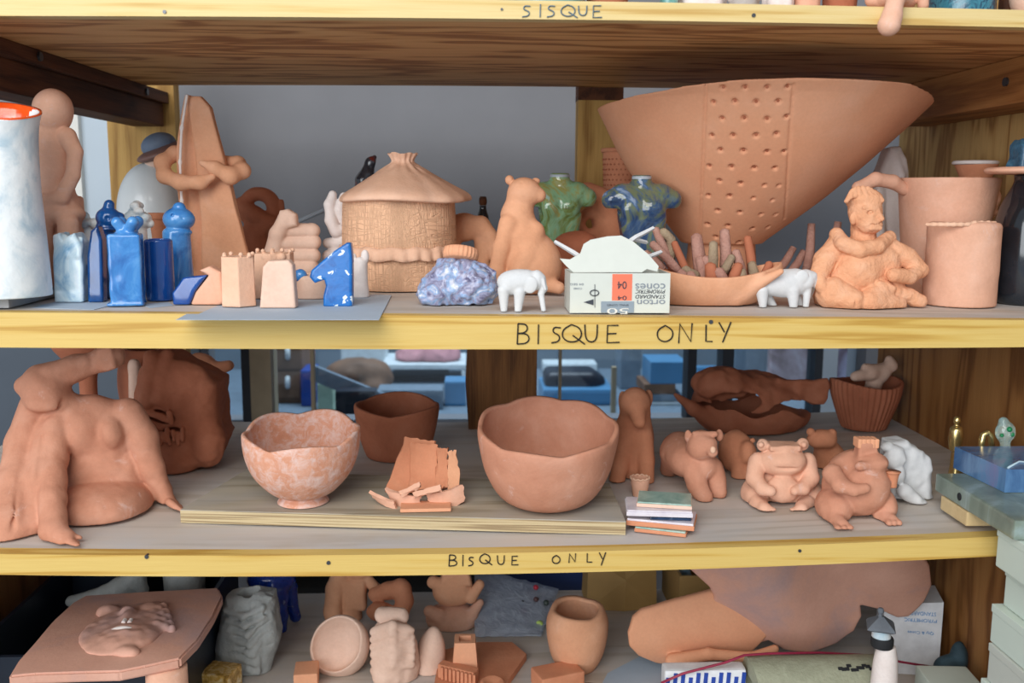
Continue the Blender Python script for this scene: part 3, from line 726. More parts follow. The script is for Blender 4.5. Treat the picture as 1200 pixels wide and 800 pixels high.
# fist sculpture
y0 = .30; c = Clay(y0, 1.1, 2.5)
for v, a, b, r in ((270, 337, 366, 8.5), (284, 333, 368, 8.5), (299, 333, 367, 8.5), (313, 334, 364, 9), (326, 334, 362, 9)):
    c.cap((a, v, -12, r), (b, v, -8, r), k=1.2); c.cap((b, v, -8, r), (b-2, v, 12, r), k=1.2)
c.ball(345, 300, 8, (24, 18, 36), k=4)
c.chain([(318, 325, -6, 11), (320, 296, -14, 10), (325, 274, -18, 9), (334, 258, -18, 9.5)], k=3).poly([(328, 262), (332, 246), (342, 244), (352, 250), (353, 264), (340, 268)], -27, -9, 6, k=2)
tag(c.noise(.8, 14).floor(z_mid).build('fist_sculpture', M['tan']), 'tan clay fist with stacked curled fingers and thumb on top', 'sculpture')
# coiled thing behind
y0 = .46; c = Clay(y0, 1.3, 3)
c.torus(304, 244, 0, 17, 8, (0, 0, 0)).chain([(282, 240, 0, 9), (300, 252, -8, 9), (318, 262, -8, 9), (300, 275, -6, 12)]).ball(300, 290, 0, (20, 18, 34))
c.cap((330, 236, -2, 2.6), (331, 262, 0, 3))
tag(c.noise(1.2, 14).floor(z_mid).build('coil_sculpture', M['terra_dark']), 'dark brown coiled clay shape behind the tan fist', 'sculpture')
# blue straw sticking out behind
t = P(352, 259, .40); t2 = P(392, 243, .44)
# white knotted sculpture
y0 = .32; c = Clay(y0, 1.1, 2)
c.chain([(390, 228, 0, 5), (387, 240, -2, 7), (388, 258, -2, 7), (394, 272, -4, 7), (404, 268, -4, 6)]).chain([(403, 230, 0, 5), (398, 245, 0, 7), (404, 258, 2, 7)]).chain([(384, 285, 0, 6), (404, 282, -3, 6)]).chain([(386, 300, 0, 8), (404, 300, 0, 8)]).cap((394, 290, 4, 9), (394, 335, 4, 13))
tag(c.noise(.8, 10).floor(z_mid).build('knotted_sculpture', M['white_pink']), 'white knotted clay form squeezed against the left side of the hut jar', 'sculpture')
# dark horned figure
y0 = .47; c = Clay(y0, 1.1, 3)
c.chain([(424, 240, 0, 14), (426, 212, 0, 9), (430, 203, 0, 8), (434, 190, 0, 6), (439, 184, 0, 3)]).cap((490, 200, 2, 5), (506, 214, 0, 7)).chain([(506, 214, 0, 7), (480, 250, 0, 14), (424, 250, 0, 14)]).cap((440, 250, 0, 16), (440, 318, 0, 20))
tag(c.noise(1.4, 9).floor(z_mid).build('horned_figure', M['horn']), 'glossy black and red glazed horned shape rising behind the hut lid', 'sculpture')
# hut jar
t = thing('hut_jar', on(468, 343, zM), 'round woven-textured clay hut jar with pleated conical lid', 'jar')
y0 = yc(468, 343, 66, zM)
N = NT('woven_clay'); b = lin((232, 184, 148)); tc = N.n('ShaderNodeTexCoord'); sp = N.n('ShaderNodeSeparateXYZ'); N.l(tc.outputs['Object'], sp.inputs[0])
ang = N.math('ARCTAN2', sp.outputs['Y'], sp.outputs['X']); cmb = N.n('ShaderNodeCombineXYZ'); N.l(N.math('MULTIPLY', ang, 1.0), cmb.inputs[0]); N.l(N.math('MULTIPLY', sp.outputs['Z'], 16), cmb.inputs[1])
n1 = N.noise(cmb.outputs[0], 7, 3); 
cm2 = N.n('ShaderNodeMapping'); cm2.inputs['Scale'].default_value = (30, 1.2, 1); N.l(cmb.outputs[0], cm2.inputs[0]); a1 = N.noise(cm2.outputs[0], 1, 2, .5, .2)
cm3 = N.n('ShaderNodeMapping'); cm3.inputs['Scale'].default_value = (2.5, 9, 1); N.l(cmb.outputs[0], cm3.inputs[0]); a2 = N.noise(cm3.outputs[0], 1, 2, .5, .2)
hgt = N.math('MINIMUM', N.math('ABSOLUTE', N.math('SUBTRACT', a1, .5)), N.math('ADD', N.math('ABSOLUTE', N.math('SUBTRACT', a2, .5)), .01)); hgt = N.math('MINIMUM', N.math('MULTIPLY', hgt, 14), 1.0)
N.col(N.ramp(hgt, [(0, tuple(x*.84 for x in b)), (.3, b), (1, tuple(min(1, x*1.08) for x in b))])).rough(.85); N.bump(hgt, .6, .002); M['woven'] = N.m
lat(468, y0, [(65, 343), (66, 338), (66.5, 300), (66, 260), (65, 234)], 72, wob(.012, 3, 4), zM).build('body', M['woven'], t, True)
sc = S(y0); cx, zb = P(468, 295, y0)[0], P(468, 295, y0)[2]
m = MB(); rg = random.Random(2); n = 120; g = []
for i in range(n+1):
    th = -PI*.95+PI*.92*i/n; ph = i*.72
    g.append([np.array((cx+(67.0*sc+dr)*math.cos(th), y0+(67.0*sc+dr)*math.sin(th), zb+dz+.0012*math.sin(ph*.5))) for dz, dr in ((.0085, 0), (.003, .0018+.0010*math.sin(ph)), (-.003, .0030+.0014*math.sin(ph)), (-.0075, .0038+.0022*math.sin(ph)))])
m.sheet(g, .0022); m.build('ruffled_band', M['terra_pale'], t, True)
def lidf(th, i, r, z):
    k = max(0, min(1, r/(70*sc))); return r*(1+.035*math.sin(3*th+1)*k+.02*math.sin(7*th)*k+(.05*math.sin(14*th+2) if r < 30*sc else .012*math.sin(14*th))), z+.0016*math.sin(3*th+.7)*k+(.0012*math.sin(5*th) if r < 20*sc else 0)
lat(472, y0, [(52, 236), (73, 236), (76, 232), (71, 226), (56, 217), (38, 206), (22, 196), (14, 191), (13, 187), (15, 183), (17, 180), (14, 180.5), (10, 184)], 90, lidf, None).build('lid', M['terra_pale'], t, True)
# rosette with ribbed cap
t = thing('rosette_sculpture', on(534, 358, zM), 'lavender crinkled rosette with small ribbed orange disc on top', 'sculpture')
y0 = .085; c = Clay(y0, 1.0, 3)
c.ball(534, 336, 0, (44, 26, 26)).ball(514, 345, -8, (26, 20, 17)).ball(552, 336, -8, (30, 20, 26)).ball(536, 316, 4, (28, 20, 16))
cc = c.W(548, 332, -26)
for k in range(5):
    r0 = 5+6.5*k; pts = [(548+r0*(1+.06*a)*math.cos(a+k), 334+r0*.85*(1+.06*a)*math.sin(a+k), -24+k*5.0+.02*r0*abs(math.sin(a)), 2.6) for a in np.linspace(0, 5.0, 12)]
    c.chain([(min(max(u, 492), 579), min(v, 356), d, r) for u, v, d, r in pts], k=2)
for k in range(6): c.chain([(500+7*k, 340-3*k, -16, 2.5), (506+6*k, 324-3*k, -14, 2.5), (520+4*k, 312, -12, 2.5)], k=2)
c.ball(520, 362, -16, (10, 10, 6), o='-', k=2).ball(560, 364, -16, (13, 12, 8), o='-', k=2)
c.noise(2.2, 6).noise(1.8, 12).floor(z_mid); c.build('rosette', M['lav'], t)
m = MB(); ctr = P(540, 297, y0); n = 96; tilt = Euler((R(-16), R(6), 0)).to_matrix(); vs = []; fs = []
pr = [(0, -.0068), (17, -.0068), (19.5, -.0055), (20.5, 0), (19.5, .0052), (17, .0066), (0, .0066)]
for i, (r, z) in enumerate(pr):
    for k in range(n):
        th = 2*PI*k/n; rr = r*S(y0)*(1+(.045*math.sin(24*th) if r > 18 else 0)); p = tilt@Vector((rr*math.cos(th), rr*math.sin(th), z)); vs.append(np.array(ctr)+np.array(p))
for i in range(len(pr)-1):
    for k in range(n): fs.append((i*n+k, i*n+(k+1) % n, (i+1)*n+(k+1) % n, (i+1)*n+k))
m.add(vs, fs); m.build('ribbed_disc', M['terra_orange'], t, True, 'small ribbed orange disc')
# kneeling beast behind the rosette
y0 = .34; c = Clay(y0, 1.2, 5)
c.chain([(520, 272, 10, 16), (545, 266, 2, 15), (562, 264, 0, 11), (572, 274, -4, 10)]).cap((576, 278, -6, 8), (578, 300, -8, 7)).cap((566, 285, 0, 10), (566, 330, 0, 10)).cap((528, 285, 6, 13), (530, 330, 6, 11)).ball(556, 284, -10, 4, o='-', k=1)
tag(c.noise(1.5, 12).floor(z_mid).build('beast_sculpture', M['terra']), 'rough clay four-legged beast half hidden between hut jar and tall bear', 'sculpture')
# tall sitting bear
y0 = .20; c = Clay(y0, 1.2, 6)
c.ball(614, 224, -2, (19, 18, 16)).cap((622, 228, -4, 12), (632, 229, -6, 7.5)).ball(597, 211, 2, (5, 6, 5.5), k=1.5).ball(628, 212, 4, (5, 4, 4), k=2)
c.chain([(608, 236, 0, 15), (606, 252, 0, 18), (609, 275, 0, 26)], k=8).ball(618, 305, 2, (37, 32, 38), k=8).ball(628, 314, 4, (29, 30, 30), k=14)
c.chain([(596, 262, -14, 12), (588, 290, -18, 10), (582, 318, -20, 9), (580, 337, -22, 9)], k=4).chain([(628, 270, -10, 10), (616, 300, -22, 8), (600, 330, -26, 8)], k=8)
c.cap((640, 332, -14, 10), (655, 337, -18, 7), k=4).ball(611, 213, -16, 1.6, o='-', k=1)
tag(c.noise(.8, 24).floor(z_mid).build('bear_sculpture', M['terra']), 'tall smooth terracotta bear sitting upright with raised head', 'sculpture')
# white elephants
def elephant(u0, v0, y0, lab, k=1.0, flip=False):
    c = Clay(y0, .8, 2.5); f = lambda u: u0+u*k; g = lambda v: v0+v*k
    c.cap((f(16), g(18), 0, 14*k), (f(36), g(15), 0, 13*k)).ball(f(26), g(16), 0, (26*k, 14*k, 15*k))
    c.ball(f(47), g(14), -2, (9*k, 10*k, 12*k))
    for dy in (-8, 8): c.cap((f(8), g(26), dy, 7*k), (f(8.5), g(49), dy, 4*k)).cap((f(27), g(28), dy, 7*k), (f(25), g(51), dy, 4*k))
    c.chain([(f(51), g(13), -2, 7*k), (f(55), g(24), -3, 4.5*k), (f(52), g(30), -3, 3.6*k), (f(55), g(49), -6, 2.9*k)], k=2)
    c.ball(f(40), g(20), -12*k, (8*k, 2.5*k, 10*k), (0, 15, 0), k=1).cap((f(54), g(14), -8, 2.6*k), (f(57), g(25), -9, 1.6*k), k=1)
    return tag(c.floor(z_mid).build('elephant_figurine', M['white_clay']), lab, 'figurine', 'white clay elephants')
elephant(582, 314, yc(608, 366, 8, zM), 'small white clay elephant with thin trunk, in front of the tall bear', 1.0)
c = Clay(yc(920, 361, 9, zM), .8, 2.5)
c.ball(920, 332, 0, (31, 16, 17)).cap((900, 333, 0, 14), (932, 328, 0, 14)).ball(944, 328, -2, (11, 12, 13))
for dy in (-9, 9): c.cap((893, 340, dy, 8), (894 if dy < 0 else 906, 358, dy, 4.5)).cap((929, 340, dy, 8), (930 if dy < 0 else 940, 362, dy, 4.2))
c.ball(940, 324, -13, (8, 2.5, 8), k=1).chain([(950, 326, -2, 9), (957, 335, -3, 3), (958, 337, -3, 2)], k=2).cap((946, 340, -4, 5), (944, 362, -5, 3.4))
tag(c.floor(z_mid).build('elephant_figurine', M['white_clay']), 'white clay elephant with round ear, beside the rough seated man', 'figurine', 'white clay elephants')
# torso vases
def torso(u, vt, y0, wd, hs, mat, lab, vb, armv):
    t = thing('torso_vase', P(u, vb, y0), lab, 'vase', 'iridescent torso vases'); c = Clay(y0, 1.1, 6)
    c.cyl(u, vt+5, 0, 11, 7, 1.5, k=3).cap((u-wd*.55, vt+22, 0, 14), (u+wd*.55, vt+22, 0, 14), k=8)
    c.poly([(u-wd*.75, vt+18), (u+wd*.75, vt+18), (u+wd*.72, vt+50), (u+wd*.60, vt+75), (u+wd*.66, vb), (u-wd*.66, vb), (u-wd*.60, vt+75), (u-wd*.72, vt+50)], -20, 18, 12, k=6)
    for s in (-1, 1): c.cap((u+s*wd*.66, vt+24, -2, 14), (u+s*wd*.92, armv, -4, 12), k=5); c.ball(u+s*wd*.95, armv+14, -4, (14, 14, 4), o='-', k=1); c.ball(u+s*wd*.33, vt+38, -18, (wd*.3, 6, 11), k=5)
    c.ball(u, vt-2, 0, (8, 8, 14), o='-', k=1).cap((u, vt+34, -25, 2), (u, vt+80, -24, 2), '-', 5)
    c.floor(z_mid); c.build('body', M[mat], t)
    m = MB(); q = P(u, vt, y0); sc = S(y0); m.lathe(q[0], y0, [(8.2*sc, q[2]-.004), (8.2*sc, q[2]+.0005), (11.5*sc, q[2]+.0005), (11.5*sc, q[2]-.003)], 32, None, False, False); m.build('neck_rim', M['screw_dull'], t, True)
M['screw_dull'] = plain('grey_rim', (170, 180, 190), .3)
torso(656, 205, .39, 34, 80, 'iri_green', 'iridescent green torso-shaped vase behind the bear', 322, 232)
torso(752, 207, .24, 38, 80, 'iri_blue', 'iridescent dark blue torso-shaped vase standing behind the cone box', 334, 234)
# curled figure and low lump behind
y0 = .45; c = Clay(y0, 1.3, 5)
c.chain([(688, 226, 0, 13), (706, 240, 0, 18), (716, 268, 0, 20), (708, 300, 0, 22)]).ball(690, 300, 4, (30, 24, 26)).torus(692, 262, -8, 12, 7, k=4)
tag(c.noise(1.0, 18).floor(z_mid).build('curled_sculpture', M['terra_deep']), 'curled terracotta form between the green and blue torso vases', 'sculpture')
y0 = .33; c = Clay(y0, 1.2, 5); c.ball(676, 290, 0, (29, 22, 20)).cap((660, 305, 0, 16), (694, 305, 0, 16)).ball(672, 322, 0, (26, 20, 14))
tag(c.noise(1.2, 16).floor(z_mid).build('lump_sculpture', M['terra_dark']), 'low brown rounded clay lump behind the white cone box', 'sculpture')
# perforated pot behind the big funnel
t = thing('perforated_pot', P(735, 316, .52), 'small perforated terracotta pot behind the left wing of the funnel bowl', 'pot')
y0 = .543
lat(727, y0, [(16, 316), (17, 290), (18, 250), (20, 215), (21, 182), (21, 178)], 48, wob(.01), zM, 3).build('body', M['terra_deep'], t, True)
m = MB(); sc = S(y0); q = P(727, 176, y0); m.lathe(q[0], y0, [(19*sc, q[2]-.004), (22*sc, q[2]-.004), (23*sc, q[2]), (22*sc, q[2]+.003), (19*sc, q[2]+.003), (18*sc, q[2])], 48, None, False, False); m.build('rim', M['terra_deep'], t, True)
m = MB()
for j in range(10):
    for k in range(13):
        th = -PI+PI*(k+.5*(j % 2))/13; q = P(727, 187+j*6, y0); r = (20.9-.3*j*.5)*sc
        a = np.array((q[0]+r*math.cos(th), y0+r*math.sin(th), q[2])); d = np.array((math.cos(th), math.sin(th), 0)); m.tube([a-d*.001, a+d*.0008], 1.1*sc, 6)
hl = m.build('perforation', M['terra_dark'], t); hl['kind'] = 'stuff'
# papers under the small pieces (in two sheets) and slips
def paper_at(pix, zf, lab, lift, t=.0005):
    pts = []
    for u, v in pix:
        p = on(u, v, zf)
        if p[1] < 0: pts.append((p[0], p[1], zf(p[0])+lift-.0*p[1]))
        else: pts.append((p[0], p[1], zf(p[0])+lift))
    zt = max(p[2] for p in pts)
    m = MB(); m.prism([np.array((p[0], p[1], zt+t)) for p in pts], (0, 0, -t)); return tag(m.build('paper_sheet', M['paper_blue']), lab, 'paper')
paper_at([(206, 375), (444, 375), (459, 346), (300, 340), (262, 345)], lambda x: z_mid(-.25)-.0002, 'large pale blue paper sheet hanging past the shelf edge under clay pieces', .0001, .0003)
paper_at([(36, 361), (110, 363), (150, 353), (88, 348)], lambda x: z_mid(-.45)-.0002, 'pale blue paper slip under the white notched chess piece', .0001, .0003)
paper_at([(165, 357), (176, 361), (203, 358), (197, 354)], lambda x: z_mid(-.37)-.0002, 'small pale blue paper scrap beneath the cobalt cylinder piece', .0001, .0003)
# blue straw
m = MB(); m.tube([P(348, 260, .40), P(392, 241, .46)], 2.6*S(.4), 10); tag(m.build('blue_strip', M['paper_blue']), 'pale blue strip poking out between fist and white knotted form', 'strip')
# tiny bottle far back
t = thing('bottle', P(566, 316, .54), 'tiny dark bottle with brown stopper on the back of the upper shelf', 'bottle')
lat(566, .54, [(7, 316), (7.5, 280), (7, 256), (5, 248), (4, 244), (4, 241)], 24, None, zM).build('body', M['black_glz'], t, True)
lat(566, .54, [(3.6, 240.6), (4.5, 238), (4.5, 233), (3.4, 230)], 20).build('stopper', M['beam'], t, True)

# cone box ------------------------------------------------------------
t = thing('cone_box', on(725, 369, zM), 'white torn-open carton of pyrometric cones with orange 04 band', 'box')
zb = max(z_mid(.12), z_mid(.28))+.0015; yf = .002; x0, x1 = P(668, 345, yf)[0], P(785, 345, yf)[0]; zt = P(725, 320, yf)[2]; yb = yf+.060; tk = .0012
m = MB(); m.box2((x0, yf, zb), (x1, yf+tk, zt)).box2((x0, yb-tk, zb), (x1, yb, zt)).box2((x0, yf+tk, zb), (x0+tk, yb-tk, zt)).box2((x1-tk, yf+tk, zb), (x1, yb-tk, zt)).box2((x0+tk, yf+tk, zb), (x1-tk, yb-tk, zb+tk))
m.build('carton', M['card_white'], t)
fp = [(656, 303), (668, 304), (680, 297), (684, 286), (692, 281), (712, 277), (728, 276), (742, 283), (760, 298), (772, 312), (770, 318), (758, 315), (752, 319), (672, 319), (664, 312)]
pl = [P(u, v, yf+.006+max(0, (319-v))*.00042) for u, v in fp]
m = MB(); m.prism(pl, (0, .0011, .0002)); m.build('torn_flap', M['card_white'], t)
q = lambda u, v: P(u, v, yf-.0003)
def band(name, u0, u1, v0, v1, mat, lift=.0004):
    a, b = P(u0, v1, yf), P(u1, v0, yf); return MB().box2((a[0], yf-lift, max(a[2], zb+.0004)), (b[0], yf-.00005, min(b[2], zt-.0003))).build(name, mat, t)
ob = band('orange_band', 717, 741, 321, 352, M['card_orange']); gb = band('grey_band', 704, 743, 353, 371, M['card_grey'], .0006)
sc = S(yf); fr = lambda u, v, d=.0008: P(u, v, yf-d)
fnt('04', fr(729, 334), 11*sc, 9*sc, M['card_ink'], t); fnt('04', fr(729, 349), 11*sc, 5*sc, M['card_ink'], t); fnt('50', fr(724, 364.4), 26*sc, 7*sc, M['white'], t); fnt('SMALL CONES', fr(724, 357.5), 26*sc, 2.4*sc, M['card_ink'], t)
fnt('cones', fr(762, 335, .0004), 36*sc, 6*sc, M['card_ink_grey'], t); fnt('PYROMETRIC', fr(762, 341.5, .0004), 36*sc, 4.6*sc, M['card_ink'], t, shear=.25); fnt('STANDARD', fr(762, 347.5, .0004), 36*sc, 4.4*sc, M['card_ink'], t, shear=.25); fnt('orton', fr(763, 354, .0004), 34*sc, 6*sc, M['card_ink_grey'], t)
fnt('04 SEG', fr(676, 333, .0004), 16*sc, 2.4*sc, M['card_ink_grey'], t); fnt('CONES', fr(677, 338, .0004), 10*sc, 2.2*sc, M['card_ink_grey'], t)
m = MB(); c0 = fr(696.5, 343); m.tube([c0+np.array((5.2*sc*math.cos(a), 0, 3.4*sc*math.sin(a))) for a in np.linspace(0, 2*PI, 24, endpoint=False)], 1.1*sc, 6, .5, True); m.build('printed_ring', M['card_ink'], t)
m = MB(); m.tube([fr(697, 333), fr(697, 360)], .35*sc, 6); m.build('printed_line', M['card_ink'], t)
m = MB(); m.prism([fr(684, 354), fr(695.5, 357.5), fr(695.5, 350.5)], (0, .0006, 0)); m.build('printed_arrow', M['card_ink'], t)
GW = 'white cones poking out of the carton'
for pts, lab in (([(650, 283), (672, 296), (690, 308)], 'white pyrometric cone poking out of the carton at its left'), ([(766, 267), (745, 278), (722, 294)], 'upper white pyrometric cone in the pair pointing right from the carton'),
                 ([(758, 284), (742, 280), (725, 300)], 'lower white pyrometric cone in the pair by the blue torso'), ([(775, 295), (760, 301), (735, 310)], 'short white pyrometric cone at the right corner of the carton')):
    m = MB(); m.tube([P(u, v, yb-.016-.012*i) for i, (u, v) in enumerate(pts)][::-1], [3.4*sc, 3.2*sc, 2.4*sc], 4); tag(m.build('pyrometric_cone', M['white_clay']), lab, 'pyrometric cone', GW)

# boat-shaped dish and the clay rods heaped in it ---------------------------------
y0 = yc(835, 361, 38, zM); ydish = y0; c = Clay(y0, 1.2, 5)
c.ball(830, 318, 0, (90, 44, 48)).ball(830, 308, 0, (84, 38, 44), o='-', k=2); w0 = c.W(832, 320)
def cut(X, Y, Z): return Z-(w0[2]-.06*np.abs(X-w0[0])*0+.0022*(X-w0[0])**2-.10*(Y-w0[1])*0-2)
c.op(cut, w0, 260, '&', 0)
c.cap((862, 346, -20, 12), (915, 318, -46, 3.5), k=6).cap((870, 336, 8, 7), (906, 315, 4, 3), k=5)
c.floor(z_mid); tag(c.build('boat_dish', M['terra']), 'boat-shaped terracotta dish with pointed right tip, full of clay rods', 'dish')
M['rod_grey'] = clay_mat('rod_grey_brown', (160, 140, 116), (128, 104, 86), (188, 170, 140), scale=60, bump=.8, fine=200)
RODS = [(790, 318, 768, 268, 5), (786, 308, 776, 270, 5.5), (797, 320, 764, 285, 5), (806, 322, 790, 284, 4.5), (822, 325, 816, 276, 7), (834, 326, 836, 284, 5), (850, 326, 849, 270, 5.5), (882, 326, 876, 278, 5), (872, 330, 862, 294, 5.5),
        (818, 324, 801, 314, 5.5), (842, 330, 826, 302, 5.5), (857, 334, 866, 310, 6), (826, 334, 820, 302, 5.5), (884, 326, 881, 308, 5), (806, 330, 796, 318, 5), (834, 336, 832, 310, 6.5), (848, 338, 842, 316, 6), (870, 336, 869, 316, 5),
        (812, 332, 808, 320, 5.5), (896, 322, 902, 308, 5), (778, 316, 756, 296, 5), (845, 322, 858, 300, 5)]
rg = random.Random(3); rods = []
for i, (a, b, u, v, r) in enumerate(RODS):
    yy = ydish+(-.014 if i in (11, 15, 16, 17, 18, 14) else .0)+(.012 if i in (0, 1, 4, 6, 7) else 0)+rg.uniform(-.004, .004); s_ = S(yy)
    A, B = P(a, b, yy), P(u, v, yy+rg.uniform(-.004, .008)); mid = (A+B)/2+np.array((rg.uniform(-1, 1), 0, rg.uniform(-1, 1)))*1.6*s_
    if i == 1: mid = P(786, 280, yy)
    m = MB(); m.tube([A, (A+mid)/2, mid, (mid+B)/2, B, B+(B-A)/np.linalg.norm(B-A)*r*.4*s_], [r*1.3*s_*x for x in (.9, 1.02, 1.0, .92, .8, .3)], 9, .85)
    tag(m.build('clay_rod', M[('brown_clay', 'rod_grey', 'brown_clay', 'terra_dark')[i % 4]], None, True), 'one of the rough brown clay rods heaped upright in the boat-shaped dish', 'clay rod', 'clay rods heaped in the dish')
for a, b, u, v, r, lab in ((908, 322, 930, 290, 5, 'rough brown clay rod leaning right behind the right-hand white elephant'), (924, 322, 942, 294, 5, 'short brown clay rod leaning behind the back of the white elephant'), (944, 324, 951, 262, 5.5, 'tall brown clay rod standing straight left of the rough seated man'),
                      (970, 322, 982, 260, 5.5, 'brown clay rod half hidden behind the shoulder of the rough seated man')):
    yy = .30; s_ = S(yy); A, B = P(a, b, yy), P(u, v, yy+.01); A[2] = max(A[2], z_mid(A[0])+.007); mid = (A+B)/2+np.array((2*s_, 0, 0))
    m = MB(); m.tube([A, mid, B], [r*s_, r*s_, r*s_*.8], 9); tag(m.build('clay_rod', M['brown_clay'], None, True), lab, 'clay rod')

# big funnel bowl with rows of punched holes ------------------------------------------
Y0 = .335; R0 = .213; zr = 1.45+.118; xc = P(888, 130, Y0)[0]; zbase = P(858, 284, Y0-.055)[2]
t = thing('funnel_bowl', (xc, Y0, z_mid(xc)), 'huge flared terracotta funnel bowl with punched holes down its middle', 'bowl')
c = Clay(Y0, 1.45, 1.5); s_ = c.sc; cxp, cyp = xc/s_, Y0/s_
HH = (zr-zbase)/s_; zb_ = zbase/s_; rT, rB = R0/s_, .052/s_
def rprof(Z):
    tt = np.clip((Z-zb_)/HH, -.2, 1.3); return rB+(rT-rB)*(tt+.06*np.sin(PI*np.clip(tt, 0, 1)))
xsh = -(P(888, 130, Y0)[0]-P(858, 284, Y0-.055)[0])/s_
def cxz(Z): return cxp+xsh*(1-np.clip((Z-zb_)/HH, 0, 1))
ca = 1/math.hypot(1, (rT-rB)/HH)
def smax(a, b, k=2.4):
    h_ = np.clip(.5+.5*(a-b)/k, 0, 1); return a*h_+b*(1-h_)+k*h_*(1-h_)
def shell(X, Y, Z):
    r = np.hypot(X-cxz(Z), Y-cyp); d = np.abs((r-rprof(Z))*ca)-4.2
    top = Z-(zb_+HH+12*np.clip((cyp-Y)/rT, 0, 1)**2); bot = (zb_-3)-Z
    inner = np.maximum(r-rprof(Z)*1.0, np.abs(Z-zb_-1)-4)
    return smax(np.minimum(d, inner), np.maximum(top, bot))
c.op(shell, (cxp, cyp, zb_+HH/2), (rT+8, rT+8, HH/2+18), '+', 0)
def surf(u, v):
    for yy in np.linspace(Y0-R0-.02, Y0, 400):
        p = P(u, v, yy)/s_
        if np.hypot(p[0]-cxz(p[2]), p[1]-cyp) < rprof(p[2])+4.2/ca: return p
    return None
HOLES = [(847, 103), (873, 103), (899, 103), (923, 102), (836, 120), (861, 119), (886, 120), (912, 119), (846, 139), (872, 139), (899, 140), (922, 137), (834, 159), (859, 159), (886, 159), (910, 157), (844, 176), (871, 177), (899, 178), (919, 178),
         (831, 195), (857, 196), (884, 197), (908, 197), (843, 212), (868, 215), (896, 217), (913, 217), (830, 229), (855, 230), (883, 232), (905, 234), (841, 247), (867, 249), (892, 251), (909, 251), (829, 263), (853, 265), (882, 268), (900, 266), (839, 278), (866, 284)]
hp = []
for u, v in HOLES:
    p = surf(u, v)
    if p is None: continue
    hp.append(p); r = 3.1
    c.op((lambda p: lambda X, Y, Z: np.sqrt((X-p[0])**2+(Y-p[1])**2+(Z-p[2])**2)-3.0)(p), p, 3.2, '-', .6)
for u0, u1 in ((827, 820), (930, 917)):
    L = [surf(u0+(u1-u0)*tt, 99+tt*186) for tt in np.linspace(0, 1, 14)]; L = [p for p in L if p is not None]
    for a, b in zip(L[:-1], L[1:]): c.cap3(a, b, 1.5, 1.5, '-', .8)
c.noise(.8, 40); c.build('bowl', M['terra_orange'], t)
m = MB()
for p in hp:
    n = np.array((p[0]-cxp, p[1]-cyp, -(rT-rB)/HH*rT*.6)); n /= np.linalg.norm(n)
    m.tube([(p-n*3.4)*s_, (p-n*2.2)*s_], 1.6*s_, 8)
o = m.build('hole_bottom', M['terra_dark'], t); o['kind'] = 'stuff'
m = MB(); m.lathe(xc+xsh*s_, Y0, [(.047, z_mid(xc)+.0012), (.050, z_mid(xc)+.006), (.046, zbase-.004), (.05, zbase-.0005)], 40); m.build('foot', M['terra_orange'], t, True)
# rough seated man --------------------------------------------------------
y0 = yc(1010, 362, 34, zM); c = Clay(y0, 1.0, 3)
c.ball(1014, 248, 0, (20, 20, 24)).ball(1013, 234, 3, (22, 21, 14), k=1.5).ball(1019, 262, -8, (15, 13, 13)).cap((1027, 246, -16, 3.5), (1033, 256, -19, 3.6), k=2).cap((1020, 263, -21, 1.3), (1032, 262, -18, 1.3), '-', 1).cap((1021, 268, -19, 2.4), (1031, 267, -17, 2.4), k=1.5)
c.ball(1020, 249, -19, (4, 3, 2.6), o='-', k=1).ball(1020, 249, -17.5, (2.2, 2, 1.8), k=.5).cap((1013, 243, -18, 2.2), (1027, 243, -17, 1.8), k=1.5).ball(1000, 256, -8, (4.5, 4, 8), k=1)
for k in range(10): a = .2+k*.32; c.chain([(1013+21*math.cos(a), 236-8*math.sin(a), -12, 2.6), (1013+16*math.cos(a+.2), 230-10*math.sin(a), -10, 2.4)], k=1.5)
c.cap((1012, 266, 4, 14), (1012, 284, 4, 16))
c.poly([(978, 292), (1000, 280), (1034, 282), (1050, 294), (1052, 318), (1062, 352), (1040, 364), (960, 364), (955, 348), (968, 316)], -26, 26, 20, k=5)
c.ball(1008, 318, -22, (26, 14, 24), k=6)
c.chain([(980, 274, -6, 8), (988, 286, -22, 9), (1008, 293, -29, 9.5), (1028, 289, -25, 9), (1042, 278, -8, 8)], k=1.5)
c.chain([(982, 288, -4, 14), (966, 306, -10, 13.5), (958, 324, -18, 11), (963, 336, -28, 8)], k=2).chain([(1040, 290, -4, 13), (1062, 302, -8, 12.5), (1077, 316, -12, 10), (1066, 324, -24, 9), (1047, 322, -32, 8.5)], k=2)
c.chain([(976, 344, -22, 20), (1000, 352, -34, 14)], k=2).chain([(1028, 342, -18, 20), (1018, 354, -34, 14), (1050, 356, -22, 12)], k=2).chain([(1046, 342, -20, 9), (1064, 346, -16, 9), (1077, 353, -16, 9)], k=2)
c.cap((1030, 332, -32, 4), (1046, 338, -30, 4), k=2).cap((1003, 366, -46, 1.6), (1003, 352, -48, 1.6), '-', 2.5)
tag(c.noise(.55, 6).noise(.8, 13).floor(z_mid).build('man_sculpture', M['terra_rough']), 'rough clay man sitting cross-legged, bearded head turned right', 'sculpture')
